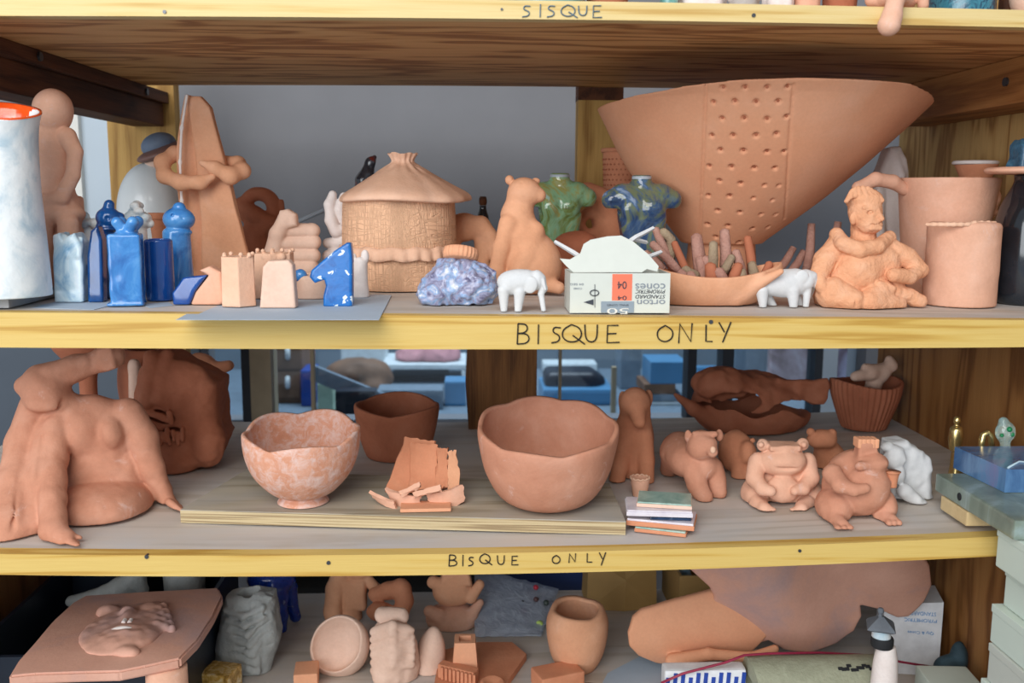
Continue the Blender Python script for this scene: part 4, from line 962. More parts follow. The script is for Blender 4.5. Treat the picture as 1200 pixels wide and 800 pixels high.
# white draped form and vessels at the right
y0 = .40; c = Clay(y0, 1.3, 4)
c.poly([(1024, 206), (1038, 174), (1050, 172), (1058, 186), (1060, 205), (1064, 330), (1022, 330)], -16, 14, 6).cap((1046, 178, -12, 4), (1056, 206, -16, 5)).cap((1030, 210, -14, 5), (1032, 320, -18, 7)).cap((1056, 212, -10, 6), (1060, 322, -12, 6))
tag(c.noise(1.2, 18).floor(z_mid).build('draped_form', M['white_pink']), 'tall white folded clay form behind the rough seated man', 'sculpture')
t = thing('jug', on(1110, 340, zM), 'wide pale terracotta jug with looped handle behind the plain cylinder', 'jug')
y0 = .225; yj = y0
lat(1110, y0, [(42, 336), (44, 325), (49, 280), (54, 235), (57, 214), (57, 210)], 64, wob(.012), zM, 4).build('body', M['terra_pink'], t, True)
c = Clay(y0, 1.2, 3); c.chain([(1060, 222, -4, 7), (1046, 213, -10, 8), (1026, 210, -14, 8), (1006, 220, -14, 7), (1004, 228, -12, 6)]); c.build('handle', M['terra_pink'], t)
c = Clay(y0, 1.2, 4); c.ball(1160, 232, -8, (12, 13, 14)).cap((1160, 230, -8, 8), (1163, 248, -6, 6)); c.build('lug', M['terra_pink'], t)
t = thing('cylinder_pot', on(1127, 362, zM), 'plain closed terracotta cylinder standing in front of the wide jug', 'pot')
y0 = yc(1127, 362, 42, zM); c = Clay(y0, 1.3, 2)
c.cyl(1127, 311, 0, 42, 52, 6, r2=41).ball(1127, 254, 0, (33, 30, 7), o='-', k=5).noise(1.3, 40).noise(.5, 12).floor(z_mid); c.build('body', M['terra_pink'], t)
c = Clay(y0, 1.0, 3); c.chain([(1086+k*8, 263-4*math.sin(k*.8)*0-(2 if k > 6 else 0), -20-18*math.sin(k*.31), 2.2) for k in range(11)]); c.build('rim_seam', M['terra_pale'], t, 'pale smeared rim')
zj = P(1110, 208.5, .225)[2]+.003
y0 = .14; t = thing('black_vase', P(1206, 345, y0), 'round glossy black vase at right end of the upper shelf', 'vase')
m = lat(1206, y0, [(30, 350), (36, 345), (38, 330), (40, 295), (39, 270), (34, 246), (25, 228), (21, 218), (21, 210)], 56, None, zM, 3); dz = zj-max(v[2] for v in m.v)
m.v = [(a, b, c+dz*max(0, min(1, (c-1.40)/.05))) for a, b, c in m.v]; zj2 = max(v[2] for v in m.v); m.build('body', M['black_glz'], t, True)
c = Clay(y0, 1.0, 3); vv = 228-(zj2-1.45)*1127/1.14; c.ball(1206, vv-2, 0, (50, 46, 9), (0, 0, 0)).ball(1206, vv-9, 0, (44, 40, 8), o='-', k=2)
c.fl = (zj2+.0006)/c.sc
tag(c.noise(.6, 20).build('plate', M['terra_pink']), 'shallow pinkish clay plate balanced on the black vase', 'plate')
c = Clay(y0+.006, 1.2, 3); c.poly([(1183, 206), (1190, 170), (1196, 164), (1226, 164), (1230, 207)], -18, 14, 4).noise(2, 10); c.fl = (zj2+.0072)/c.sc
tag(c.build('teal_piece', M['teal_rough']), 'rough teal glazed block standing on the clay plate', 'block')
y0 = .315
t = thing('footed_dish', P(1142, 324, y0), 'pale rimmed footed dish behind the wide jug by the side panel', 'dish')
lat(1143, y0, [(13, 328), (13, 300), (12, 240), (13, 222), (16, 212), (20, 203), (23, 196), (24, 193)], 56, wob(.012), zM, 2).build('bowl', M['terra_deep'], t, True)
m = MB(); q = P(1143, 192, y0); sc = S(y0); m.tube([(q[0]+23.5*sc*math.cos(a), y0+23.5*sc*math.sin(a), q[2]+.0015) for a in np.linspace(0, 2*PI, 48, endpoint=False)], 2.4*sc, 8, 1, True); m.build('rim', M['white_pink'], t, True, 'whitish rim')
# ================================================================== LOWER SHELF (second storey)
zL = z_low
def dyf(u, v, y0, zf=zL): return (on(u, v, zf)[1]-y0)/S(y0)
def zmax(zf, *us):
    return max(zf(x) for x in us)+.0008
M['skirt'] = M['terra']
# seated woman with scarf
y0 = .14; c = Clay(y0, 1.5, 6)
c.ball(53, 458, -14, (27, 26, 25), k=6).chain([(50, 446, -12, 20), (88, 431, -2, 15), (120, 421, 4, 13), (133, 417, 6, 13)], k=8).box(130, 418, 5, (9, 16, 14), 4, (0, -14, 0), k=4)
c.chain([(30, 452, -16, 12), (60, 436, -18, 10), (100, 424, -8, 9)], k=3)
c.ball(52, 474, -24, (20, 14, 9), k=5).cap((68, 468, -8, 16), (88, 484, 0, 20), k=8)
c.chain([(84, 490, 4, 22), (110, 484, 8, 20), (140, 486, 12, 18)], k=10)
c.ball(110, 515, 8, (46, 26, 40), k=12).ball(116, 560, 6, (44, 28, 40), k=10).ball(92, 506, -12, (20, 16, 24), k=9).ball(132, 507, -8, (13, 16, 18), k=7)
c.chain([(150, 484, 12, 19), (166, 512, 12, 18), (178, 548, 12, 15), (190, 574, 12, 11), (197, 588, 4, 9), (203, 590, -2, 6)], k=4)
c.ball(120, 592, -20, (56, 62, 30), k=6).ball(152, 560, 12, (14, 20, 40), k=5).chain([(86, 568, -58, 2.5), (120, 578, -64, 2.5), (160, 566, -40, 2.5)], '-', 4).chain([(92, 584, -80, 2.2), (130, 584, -78, 2.2), (158, 574, -58, 2.2)], '-', 4).cap((82, 540, -24, 1.8), (98, 565, -26, 1.5), '-', 3)
d2 = dyf(72, 640, y0)
c.chain([(66, 496, -14, 17), (62, 540, -34, 16), (62, 585, d2*.62, 15), (62, 622, d2*.86, 14), (76, 632, d2*.95, 12)], k=4)
for q in range(4): c.chain([(74+3*q, 634+q, d2*.96-2*q, 5), (84+2*q, 635+2*q, d2*.99-3*q, 4.2), (97-3*q, 638+2.4*q, d2-4*q, 3)], k=1.5)
c.cap((82, 628, d2*.92, 5), (94, 630, d2*.93, 3.2), k=2)
for q in range(4): c.chain([(198, 588, 4-5*q, 4.5), (206, 591+q, -2-7*q, 3.6), (213, 594+1.4*q, -8-8*q, 2.6)], k=1.5)
c.chain([(40, 476, -6, 16), (28, 520, -14, 20), (20, 570, -56, 24), (14, 620, -98, 26), (6, 640, -112, 22)], k=7).chain([(54, 500, -10, 12), (44, 560, -56, 15), (38, 615, -96, 15)], k=5)
for u in (14, 26, 36): c.cap((u+14, 510, -34, 1.6), (u, 625, -126, 1.8), '-', 4)
c.cap((50, 490, -26, 2), (76, 470, -26, 2), '-', 5)
c.noise(1.3, 22).noise(.5, 9).floor(z_low); tag(c.build('woman_sculpture', M['terra_low']), 'large seated nude clay woman with headscarf and draped skirt, leaning on one arm', 'sculpture')
# big broken face lying behind
y0 = .318; c = Clay(y0, 1.5, 5)
c.poly([(164, 470), (172, 428), (188, 408), (202, 412), (240, 432), (262, 444), (262, 490), (269, 508), (256, 535), (220, 546), (204, 562), (190, 556), (176, 520), (168, 492)], -38, 40, 14, k=4)
c.ball(215, 455, -28, (36, 16, 34), (0, 25, 0)).cap((178, 420, -34, 9), (172, 470, -38, 8)).cap((196, 415, -30, 7), (188, 466, -38, 8)).ball(200, 540, -30, (24, 16, 22)).ball(245, 520, -26, (18, 20, 26))
c.ball(186, 488, -40, (17, 26, 8), (0, 12, 0), '-', 2).ball(196, 510, -42, (16, 20, 6), (0, -20, 0), '-', 2).chain([(238, 430, -48, 2), (244, 470, -50, 2.4), (232, 510, -50, 2.4), (226, 548, -46, 2)], '-', 4)
c.cap((166, 480, -36, 3.5), (198, 492, -42, 4), k=2).cap((199, 484, -44, 4), (201, 496, -44, 2.5), k=1)
for k in range(7): c.cap((178+6*k, 502+3*(k % 3), -40, 3), (184+5*k, 516+4*(k % 2), -44, 2.2), k=1.5)
c.noise(1.6, 14).noise(1.0, 7).floor(z_low); tag(c.build('face_sculpture', M['terra_dark']), 'large dark broken clay face with open mouth behind the seated woman', 'sculpture')
# vessels behind
t = thing('footed_bowl', P(102, 490, .40), 'dark wide footed bowl high behind the seated woman\'s scarf', 'bowl')
lat(102, .40, [(24, 520), (22, 512), (12, 490), (10, 450), (14, 432), (26, 420), (36, 408), (39, 402)], 56, wob(.02), zL, 3).build('body', M['terra_dark'], t, True)
t = thing('dark_pot', P(172, 490, .50), 'tall dark brown clay pot tucked behind the broken face at the back', 'pot')
lat(176, .49, [(32, 500), (34, 480), (38, 450), (36, 425), (30, 412), (30, 408)], 56, wob(.02), zL, 4).build('body', M['terra_dark'], t, True)
t = lat(157, .42, [(8, 505), (8, 470), (7, 440), (7.5, 430), (6, 424), (3, 421)], 28, wob(.04), zL); tag(t.build('clay_tube', M['tan'], None, True), 'slim tan clay tube standing between woman and broken face', 'tube')
c = Clay(.52, 1.4, 5); c.ball(236, 450, 0, (27, 18, 37)).ball(236, 480, 0, (24, 18, 30)).cap((255, 432, -4, 9), (268, 428, -4, 6)).noise(1.5, 14).floor(z_low); tag(c.build('rounded_sculpture', M['terra_deep']), 'rounded brown lump with a nub peeking over the broken face', 'sculpture')
# plywood board
TB = .0145; zB = lambda x: z_low(0)+TB+.0035
bp = [on(212, 613, zL), on(733, 627, zL), G(714, 566, zB(0)), G(287, 551, zB(0))]
z0 = max(z_low(p[0]) for p in bp)+.0005
m = MB(); m.prism([np.array((p[0], p[1], zB(0))) for p in bp], (0, 0, z0-zB(0))); t = thing('plywood_board', (bp[0]+bp[1])/2, 'long plywood offcut lying on the lower shelf under the bowls', 'board')
m.build('panel', M['ply_board'], t)
ed = MB(); a, b = bp[0], bp[1]; nrm = np.array((b[1]-a[1], -(b[0]-a[0]), 0)); nrm /= np.linalg.norm(nrm)
ed.prism([np.array((a[0], a[1], z0))+nrm*.0004, np.array((b[0], b[1], z0))+nrm*.0004, np.array((b[0], b[1], zB(0)-.001))+nrm*.0004, np.array((a[0], a[1], zB(0)-.001))+nrm*.0004], -nrm*.0003); ed.build('ply_edge', M['ply_edge'], t, False, None)
# scalloped white-dusted bowl
def scal(n, amp, tilt, zb, zt, ph=0.0, dent=0):
    def fn(th, i, r, z):
        k = max(0, min(1, (z-zb)/(zt-zb)))
        return r*(1+.012*k*math.cos(n*th+ph)), z+k*k*(amp*(abs(math.cos(n*th/2+ph))-.55))+tilt*r*math.sin(th)*k
    return fn
def hand_bowl(u, y0, prof, mat, lab, n, amp, tilt, zf, name='bowl', ph=0.0, wall=5, foot=None, cat='bowl', group=None):
    t = thing(name, P(u, prof[0][1], y0), lab, cat, group)
    zb, zt = P(u, prof[0][1], y0)[2], P(u, prof[-1][1], y0)[2]
    lat(u, y0, prof, 80, scal(n, amp, tilt, zb, zt, ph), zf, wall).build('body', M[mat], t, True)
    return t
yb = yc(355, 597, 31, zB)
t = hand_bowl(355, yb, [(30, 592), (31, 589), (29, 583), (26, 579), (40, 572), (58, 553), (67, 533), (70, 515), (70, 505)], 'terra_dust', 'white-dusted scalloped clay bowl with foot ring on the plywood board', 5, .007, .12, zB, ph=.25)
yb2 = yc(465, 543, 36, zL)
hand_bowl(465, yb2, [(34, 536), (38, 530), (45, 510), (49, 492), (51, 480), (51, 475)], 'terra_dark', 'plain dark terracotta bowl at the back behind the scalloped bowl', 3, .006, .06, zL, ph=.9)
yb3 = yc(640, 600, 34, zB)
hand_bowl(641, yb3, [(20, 600), (38, 596), (60, 576), (76, 550), (83, 525), (86, 508), (86, 500)], 'terra_low', 'largest round terracotta bowl with wavy rim on the plywood board', 7, .004, .20, zB, ph=.3, wall=6)
# broken sherds
GS = 'broken pot sherds stacked on the plywood board'
def patch(cn, mat, lab, th=3.4, bow=0.0, seed=1, jag=1.2, n=9):
    rg = random.Random(seed); (a, b, c_, d) = [P(u, v, y) for u, v, y in cn]; g = []     # TL TR BR BL
    for i in range(n):
        s_ = i/(n-1); row = []
        for j in range(n):
            q = j/(n-1); p = (a*(1-q)+b*q)*(1-s_)+(d*(1-q)+c_*q)*s_
            p = p+np.array((0, bow*(4*q*(1-q)), -abs(bow)*.2*(4*q*(1-q))))
            if i in (0, n-1) or j in (0, n-1): p = p+np.array((rg.uniform(-1, 1), 0, rg.uniform(-1, 1)))*jag*.0009
            row.append(p)
        g.append(row)
    m = MB(); m.sheet(g, th*.001); o = m.build('pot_sherd', M[mat], None, True, auto=40); return tag(o, lab, 'sherd', GS)
zBB = zB(0); y0 = G(500, 596, zBB)[1]+.026
patch([(476, 512, y0+.052), (510, 517, y0+.05), (503, 578, y0+.012), (451, 576, y0+.012)], 'terra_deep', 'tallest sherd at the back left of the broken stack', seed=1, bow=.006)
patch([(482, 519, y0+.040), (512, 521, y0+.039), (513, 572, y0+.002), (480, 576, y0+.002)], 'terra_deep', 'square brown sherd leaning in the middle of the broken stack', seed=2, bow=.004)
patch([(512, 524, y0+.034), (524, 525, y0+.033), (524, 570, y0-.003), (511, 572, y0-.003)], 'terra_deep', 'narrow jagged sherd right of the square brown sherd', seed=3, jag=1.8)
patch([(525, 528, y0+.030), (534, 528, y0+.03), (540, 572, y0-.006), (524, 574, y0-.006)], 'terra', 'rightmost upright jagged sherd of the broken stack', seed=4, jag=1.8)
patch([(500, 580, y0-.016), (543, 567, y0-.012), (545, 588, y0-.012), (504, 596, y0-.016)], 'terra_pink', 'curved rim sherd at the front right of the broken stack', 4.5, -.004, 5)
patch([(450, 573, y0-.012), (494, 582, y0-.018), (490, 595, y0-.018), (462, 592, y0-.012)], 'terra_pink', 'curved rim sherd at the front middle of the broken stack', 4.5, -.004, 6)
patch([(432, 577, y0-.008), (461, 588, y0-.026), (464, 597, y0-.026), (440, 586, y0-.008)], 'terra_pink', 'narrow curved sherd sticking out at left of the broken stack', 4, -.003, 7, .8)
patch([(467, 576, y0-.022), (492, 564, y0-.022), (492, 570, y0-.026), (470, 580, y0-.026)], 'terra_pink', 'small pale sliver lying left on the broken stack', 3.4, 0, 8, .6)
patch([(483, 577, y0-.026), (516, 567, y0-.026), (517, 574, y0-.030), (486, 582, y0-.030)], 'terra_pink', 'small pale sliver lying right on the broken stack', 3.4, 0, 9, .6)
a, b = G(468, 603, zBB), G(528, 601, zBB); m = MB(); m.box(((a[0]+b[0])/2, max(a[1], b[1])+.016, zBB+.0030), (b[0]-a[0], .03, .0042), (0, 0, .04), .0012); tag(m.build('pot_sherd', M['terra_orange']), 'flat orange sherd at the very bottom of the broken stack', 'sherd', GS)
# support block behind (part of the unit)
bx0, bx1 = P(549, 450, .53)[0], P(629, 450, .53)[0]
m = MB(); m.prism([(bx0, .53, z_low(0)), (bx1, .53, z_low(.1)), (bx1, .53, 1.285), (bx0+.002, .53, 1.285), (bx0-.005, .53, 1.15)], (0, .05, 0)); m.build('support_block', M['stump'], unit, auto=30)
MB().box2((bx0+.012, .528, 1.272), (bx1-.004, .582, z_mid(.1)-T-.0005)).build('support_cap', M['beam'], unit)
# tall sitting animal
y0 = .250; c = Clay(y0, 1.2, 6)
c.ball(744, 472, -8, (19, 17, 19)).cap((746, 478, -18, 12), (749, 494, -32, 8), k=5).ball(729, 468, 2, (5, 6, 11), k=3).ball(760, 466, 2, (5, 6, 10), k=3)
c.chain([(744, 486, 2, 19), (742, 510, 4, 23), (740, 540, 6, 26)], k=8).chain([(754, 510, -10, 11), (757, 540, -18, 10), (758, 566, -26, 10)], k=4).chain([(734, 512, -8, 10), (727, 545, -16, 10), (722, 568, -22, 10)], k=5)
tag(c.noise(1, 20).floor(z_low).build('dog_sculpture', M['terra_deep']), 'tall brown clay dog sitting right of the largest bowl', 'sculpture')
y0 = yc(750, 584, 9, zL); t = thing('small_cup', on(750, 584, zL), 'tiny pink clay cup standing behind the stack of tiles', 'cup')
lat(750, y0, [(8.5, 581), (9, 578), (10.5, 570), (12, 561)], 32, None, zL, 2).build('body', M['terra_pink'], t, True)
m = MB(); q = P(750, 560, y0); sc = S(y0); m.tube([(q[0]+11.6*sc*math.cos(a), y0+11.6*sc*math.sin(a), q[2]+.0006+.0007*math.sin(12*a)) for a in np.linspace(0, 2*PI, 60, endpoint=False)], 1.3*sc, 6, 1, True); m.build('crimped_rim', M['terra_pale'], t, True)
# sample tiles
M['tile_green'] = glaze_mat('tile_green', [(.3, (120, 158, 146)), (.7, (178, 202, 190))], 40, .3); M['tile_white'] = glaze_mat('tile_white', [(.3, (196, 186, 200)), (.7, (234, 230, 234))], 20, .3); M['tile_navy'] = glaze_mat('tile_navy', [(.3, (14, 30, 56)), (.62, (30, 60, 96)), (.75, (190, 200, 210))], 60, .2)
GT = 'glaze test tiles piled on the lower shelf'
f0 = on(806, 631, zL); rz = -.30; zt_ = zmax(zL, f0[0], f0[0]-.06)
def tile(name, uvoff, w, d, h, body, top, lab, rz_):
    global zt_
    t = thing(name, (f0[0]+uvoff[0], f0[1]+uvoff[1], zt_), lab, 'tile', GT)
    cx_, cy_ = f0[0]+uvoff[0], f0[1]+uvoff[1]
    MB().box((cx_, cy_, zt_+h*.35), (w, d, h*.7), (0, 0, rz_), .0012).build('tile_body', M[body], t)
    MB().box((cx_, cy_, zt_+h*.85), (w*.97, d*.97, h*.3), (0, 0, rz_), .0006).build('glaze_layer', M[top], t)
    zt_ += h+.0004
tile('test_tile', (-.022, .030), .058, .040, .006, 'terra_deep', 'tile_green', 'lowest test tile of the pile, green over orange clay', -.36)
tile('test_tile', (-.022, .036), .076, .046, .008, 'terra_deep', 'tile_white', 'second lowest test tile, white over orange clay', -.30)
tile('test_tile', (-.014, .034), .046, .036, .004, 'tile_navy', 'tile_navy', 'dark blue speckled test tile in the middle of the pile', -.12)
tile('test_tile', (-.026, .040), .074, .050, .007, 'tile_white', 'tile_white', 'thick white test tile second from the top of the pile', -.12)
tile('test_tile', (-.018, .044), .062, .044, .006, 'tan', 'tile_green', 'topmost test tile, pale green and glossy', -.22)
# bears and frogs
y0 = .170; c = Clay(y0, 1.1, 5)
c.ball(800, 532, 34, (27, 56, 25)).ball(822, 522, -14, (19, 18, 19)).cap((832, 522, -26, 9), (835, 530, -36, 6), k=3).ball(824, 546, -6, (19, 20, 19)).ball(806, 511, -12, (5, 4, 8), k=2).ball(843, 510, -12, (5, 4, 8), k=2).cap((814, 508, -18, 3), (838, 508, -22, 3), k=2)
c.chain([(812, 548, -14, 13), (818, 570, -22, 12), (826, 582, -30, 10)], k=3).chain([(836, 548, -8, 12), (840, 566, -12, 12), (842, 576, -18, 10)], k=3).chain([(788, 540, 60, 15), (785, 548, 78, 13)], k=4).cap((808, 548, 70, 14), (808, 556, 70, 14))
tag(c.noise(1.2, 12).floor(z_low).build('bear_sculpture', M['terra_low']), 'terracotta bear walking towards the front beside the tall dog', 'sculpture', 'clay bears'); 
c = Clay(y0, .9, 2); c.ball(835.5, 527, -42, (3.5, 2.5, 4.5)); tag(c.build('nose_mark', M['terra_pale'], bpy.data.objects['bear_sculpture.001']), 'pale nose patch')
y0 = .245; c = Clay(y0, 1.1, 5); c.ball(862, 528, 6, (22, 26, 26)).ball(876, 530, -18, (11, 12, 15), k=4).cap((866, 540, -12, 10), (866, 558, -16, 9), k=4).cap((880, 542, -18, 8), (880, 558, -22, 7), k=3).ball(882, 516, -14, 4, k=2)
tag(c.noise(1.2, 11).floor(z_low).build('bear_sculpture', M['terra_deep']), 'smaller bear with lowered head, half hidden behind the walking bear', 'sculpture', 'clay bears')
y0 = .130; c = Clay(y0, 1.1, 4)
c.ball(917, 560, 8, (37, 32, 36)).ball(917, 540, -14, (29, 22, 20), k=5).ball(894, 521, -12, (7.5, 8, 8), k=2).ball(941, 520, -12, (7.5, 8, 8), k=2).box(917, 523, -14, (20, 14, 4), 3, k=3).ball(917, 572, -24, (20, 12, 18), k=3)
for s in (-1, 1):
    u = lambda q: 917+s*q
    c.chain([(u(29), 540, -8, 11), (u(33), 560, -20, 10), (u(24), 572, -32, 8), (u(14), 575, -38, 6)], k=2.5).ball(u(32), 578, 0, (17, 24, 18), k=3).chain([(u(28), 590, -22, 11), (u(22), 597, -38, 8), (u(12), 599, -42, 5)], k=3).ball(u(25), 521, -19, 4, k=1)
c.cap((897, 549, -34, 1.6), (937, 549, -34, 1.6), '-', 2)
tag(c.noise(1.1, 12).floor(z_low).build('frog_sculpture', M['terra_pink']), 'pale clay frog sitting with both hands on its belly', 'sculpture', 'clay frogs')
y0 = .255; c = Clay(y0, 1.1, 4); c.ball(963, 514, -12, (18, 15, 12)).ball(950, 506, -14, 5.5, k=2).ball(975, 507, -14, 5.5, k=2).chain([(966, 520, 0, 14), (972, 535, 8, 18), (972, 552, 10, 22)], k=6)
tag(c.noise(1.0, 12).floor(z_low).build('frog_sculpture', M['terra_deep']), 'brown frog looking up behind the pale belly-holding frog', 'sculpture', 'clay frogs')
y0 = .068; t = thing('toad_sculpture', on(1005, 600, zL), 'big orange clay toad wearing a ridged crown and holding a cup', 'sculpture', 'clay frogs')
c = Clay(y0, 1.1, 4)
c.ball(1002, 566, 10, (40, 36, 44), (0, 14, 0)).ball(1014, 572, -14, (30, 22, 34), (0, 10, 0)).ball(1020, 542, -10, (22, 20, 14), k=5).cap((1008, 546, -26, 6), (1036, 543, -24, 5), k=3).cap((1004, 549, -34, 1.5), (1036, 547, -32, 1.4), '-', 2)
c.box(1015, 525, -6, (12, 9, 9), 3, k=3)
c.chain([(976, 555, -14, 12), (984, 568, -30, 10), (1000, 574, -38, 8), (1014, 572, -40, 6)], k=2.5).ball(978, 592, -4, (23, 28, 22), k=4).chain([(976, 606, -22, 11), (986, 616, -44, 9)], k=4)
for q in (-7, 0, 7): c.cap((984+q*.5, 614, -42, 5), (989+q, 619, -54, 4), k=1.5)
c.ball(1036, 592, -6, (15, 22, 20), k=4).chain([(1034, 604, -18, 10), (1044, 610, -34, 8)], k=4)
for q in (-6, 0, 6): c.cap((1043+q*.4, 609, -32, 4.5), (1048+q, 613, -44, 3.6), k=1.5)
c.chain([(1036, 556, -4, 8), (1042, 562, -12, 7)], k=3)
c.noise(1.0, 11).floor(z_low); c.build('body', M['terra_low'], t)
c = Clay(y0, .9, 1); 
for q in range(5): c.box(1005+q*5, 518, -6, (2.6, 9, 6), 1.5)
c.build('crown', M['terra_orange'], t, 'ridged crown')
lat(1045, y0-.012, [(7, 570), (7.5, 562), (9, 555), (11, 552)], 24).build('held_cup', M['terra_deep'], t, True)
y0 = .125; c = Clay(y0, 1.2, 4)
c.poly([(1040, 516), (1058, 514), (1078, 526), (1086, 545), (1086, 570), (1094, 600), (1040, 602), (1036, 560)], -16, 24, 8).ball(1048, 536, -20, (14, 12, 16), k=3).ball(1052, 556, -24, (10, 10, 12), k=3).ball(1040, 524, -18, (9, 9, 7), k=2).cap((1084, 540, -8, 7), (1086, 596, -12, 7)).cap((1060, 575, -30, 9), (1080, 590, -30, 7))
tag(c.noise(1.4, 8).floor(z_low).build('draped_figurine', M['white_clay']), 'small white draped clay figurine behind the crowned toad', 'figurine')
# broken vessel in two halves
y0 = .485; c = Clay(y0, 1.5, 3)
c.ball(880, 478, 0, (72, 52, 40)).cap((900, 492, -20, 18), (938, 488, -10, 9), k=6).ball(880, 466, 0, (70, 50, 38), o='-', k=2)
w0 = c.W(880, 478); c.op(lambda X, Y, Z: Z-(w0[2]+6*np.sin(X*.09)-.06*(X-w0[0])+4), w0, 300, '&', 0)
c.chain([(838, 494, -26, 11), (812, 478, -30, 7), (791, 462, -30, 2.5)], k=6)
c.noise(1.2, 12).floor(z_low); tag(c.build('broken_bowl', M['terra_dark']), 'lower half of a broken brown vessel, pointed at its left', 'bowl')
c = Clay(y0, 1.5, 3)
c.ball(880, 474, 4, (74, 46, 42), (0, 4, 0)).ball(880, 482, 2, (68, 42, 40), (0, 4, 0), '-', 2).poly([(905, 440), (945, 442), (962, 440), (966, 450), (956, 484), (946, 482), (930, 470), (905, 466)], -22, -14, 3, dyc=0, k=4).ball(845, 450, -14, (36, 28, 22), k=6).ball(862, 470, -34, (30, 24, 12), o='-', k=3)
w1 = c.W(880, 468); c.op(lambda X, Y, Z: (w1[2]+6*np.sin(X*.07)+.05*(X-w1[0])-2)-Z, w1, 300, '&', 0)
c.noise(1.8, 9).noise(1.2, 16); tag(c.build('broken_bowl', M['terra_dark']), 'upper upside-down shell of a broken brown vessel, rough topped', 'bowl')
# fluted bowl with clay piece in it
y0 = .462; t = thing('fluted_bowl', P(1012, 506, y0), 'dark fluted clay bowl at the back right corner of the lower shelf', 'bowl')
m = lat(1014, y0, [(24, 506), (26, 500), (34, 480), (40, 462), (42, 450), (42, 447)], 160, lambda th, i, r, z: (r*(1+(.03*math.cos(36*th) if r > .02 and i < 22 else 0)), z+.004*math.sin(2*th+1)*max(0, (z-1.1)/.06)), zL, 4); m.build('body', M['terra_dark'], t, True)
c = Clay(y0, 1.1, 4); c.chain([(1002, 441, -10, 6), (1020, 438, -6, 8), (1032, 438, 0, 10), (1044, 428, 0, 7), (1042, 421, 2, 5)], k=4).cap((1014, 430, -6, 5), (1036, 434, -2, 8)).cap((1026, 442, 0, 10), (1016, 480, 2, 9)); 
tag(c.noise(1, 10).floor(z_low(.6)+.012).build('scrap_clay', M['tan']), 'pale crumpled clay piece lying in the fluted bowl', 'clay scrap')
# right-hand stack of blocks and boxes
M['slab_green'] = glaze_mat('grey_green_block', [(.3, (86, 98, 90)), (.55, (128, 142, 130)), (.75, (170, 190, 196))], 9, .4, 1.5, .3); M['box_blue'] = glaze_mat('blue_wrapped_box', [(.3, (50, 84, 130)), (.5, (88, 128, 170)), (.7, (120, 118, 160)), (.85, (170, 200, 220))], 9, .25, 2, .3)
M['carton'] = plain('pale_green_carton', (196, 208, 198), .7, 0, .04, 10); M['carton_grey'] = plain('pale_grey_carton', (188, 192, 184), .7, 0, .05, 10); M['beige_block'] = clay_mat('beige_block', (206, 182, 138), (186, 160, 116), (220, 200, 160)); M['gold'] = plain('gold_metal', (232, 206, 140), .25, .9)
zb0 = zmax(z_low, .66); tag(MB().box2((.548, .002, zb0), (.66, .062, 1.1045), .002).build('beige_block', M['beige_block']), 'beige firebrick block propping up the grey-green slab', 'block')
ts = thing('grey_green_slab', (.61, 0, 1.105), 'long grey-green plastic-wrapped slab lying across the stacked cartons', 'slab'); MB().box2((.549, -.088, 1.1052), (.684, .080, 1.1262), .003).build('slab', M['slab_green'], ts)
MB().tube([(.5488, .022, 1.116), (.5482, .022, 1.116)], .0045, 14).build('round_mark', M['dark'], ts)
a = G(1177, 577, 1.1266); tb = thing('blue_box', (a[0]+.04, 0, 1.1266), 'blue plastic-wrapped box on top of the grey-green slab', 'box')
b = G(1117, 548, 1.1266); bx = MB().prism([(a[0], a[1], 1.1266), (a[0]+.085, a[1], 1.1266), (b[0]+.085, b[1], 1.1266), (b[0], b[1], 1.1266)], (0, 0, .0265)); bx.build('carton', M['box_blue'], tb)
M['wrap'] = plain('plastic_wrap', (190, 214, 226), .15)
MB().tube([(a[0]+.004, a[1]+.004, 1.1537), (a[0]+.03, .03, 1.1540), (a[0]+.06, a[1]+.02, 1.1537), (a[0]+.08, .06, 1.1540)], .0012, 6).build('wrap_fold', M['wrap'], tb, True)
tabz = 1.1048-.0424*6
t = thing('side_table', (.66, -.2, 0), 'plain table carrying the stacked cartons in front of the shelves', 'table')
MB().box2((.552, -.36, tabz-.03), (.82, -.04, tabz-.0004), .003).build('table_top', M['ply_edge'], t)
for x, y in ((.58, -.33), (.79, -.33), (.58, -.07), (.79, -.07)): MB().box2((x-.02, y-.02, 0), (x+.02, y+.02, tabz-.03)).build('leg', M['post'], t)
LB = ['topmost pale green carton of the right-hand stack', 'second carton from the top of the right-hand stack, set back', 'third carton from the top, pale green, of the right-hand stack', 'fourth carton from the top of the right-hand stack, greyish', 'fifth carton from the top of the right-hand stack', 'lowest carton of the right-hand stack, on the side table']
for k in range(6):
    zt2 = 1.1048-.0424*k; dx = (0, .010, .001, -.001, -.004, 0)[k]
    t = thing('carton', (.64, -.2, zt2-.042), LB[k], 'carton', 'cartons stacked at the right')
    MB().box2((.556+dx, -.34, zt2-.0420), (.70+dx, -.048-.004*(k % 2), zt2-.0090), .0012).build('tray', M['carton' if k != 3 else 'carton_grey'], t); MB().box2((.5552+dx, -.341, zt2-.0090), (.7008+dx, -.047-.004*(k % 2), zt2-.0003), .001).build('lid', M['carton' if k != 3 else 'carton_grey'], t)
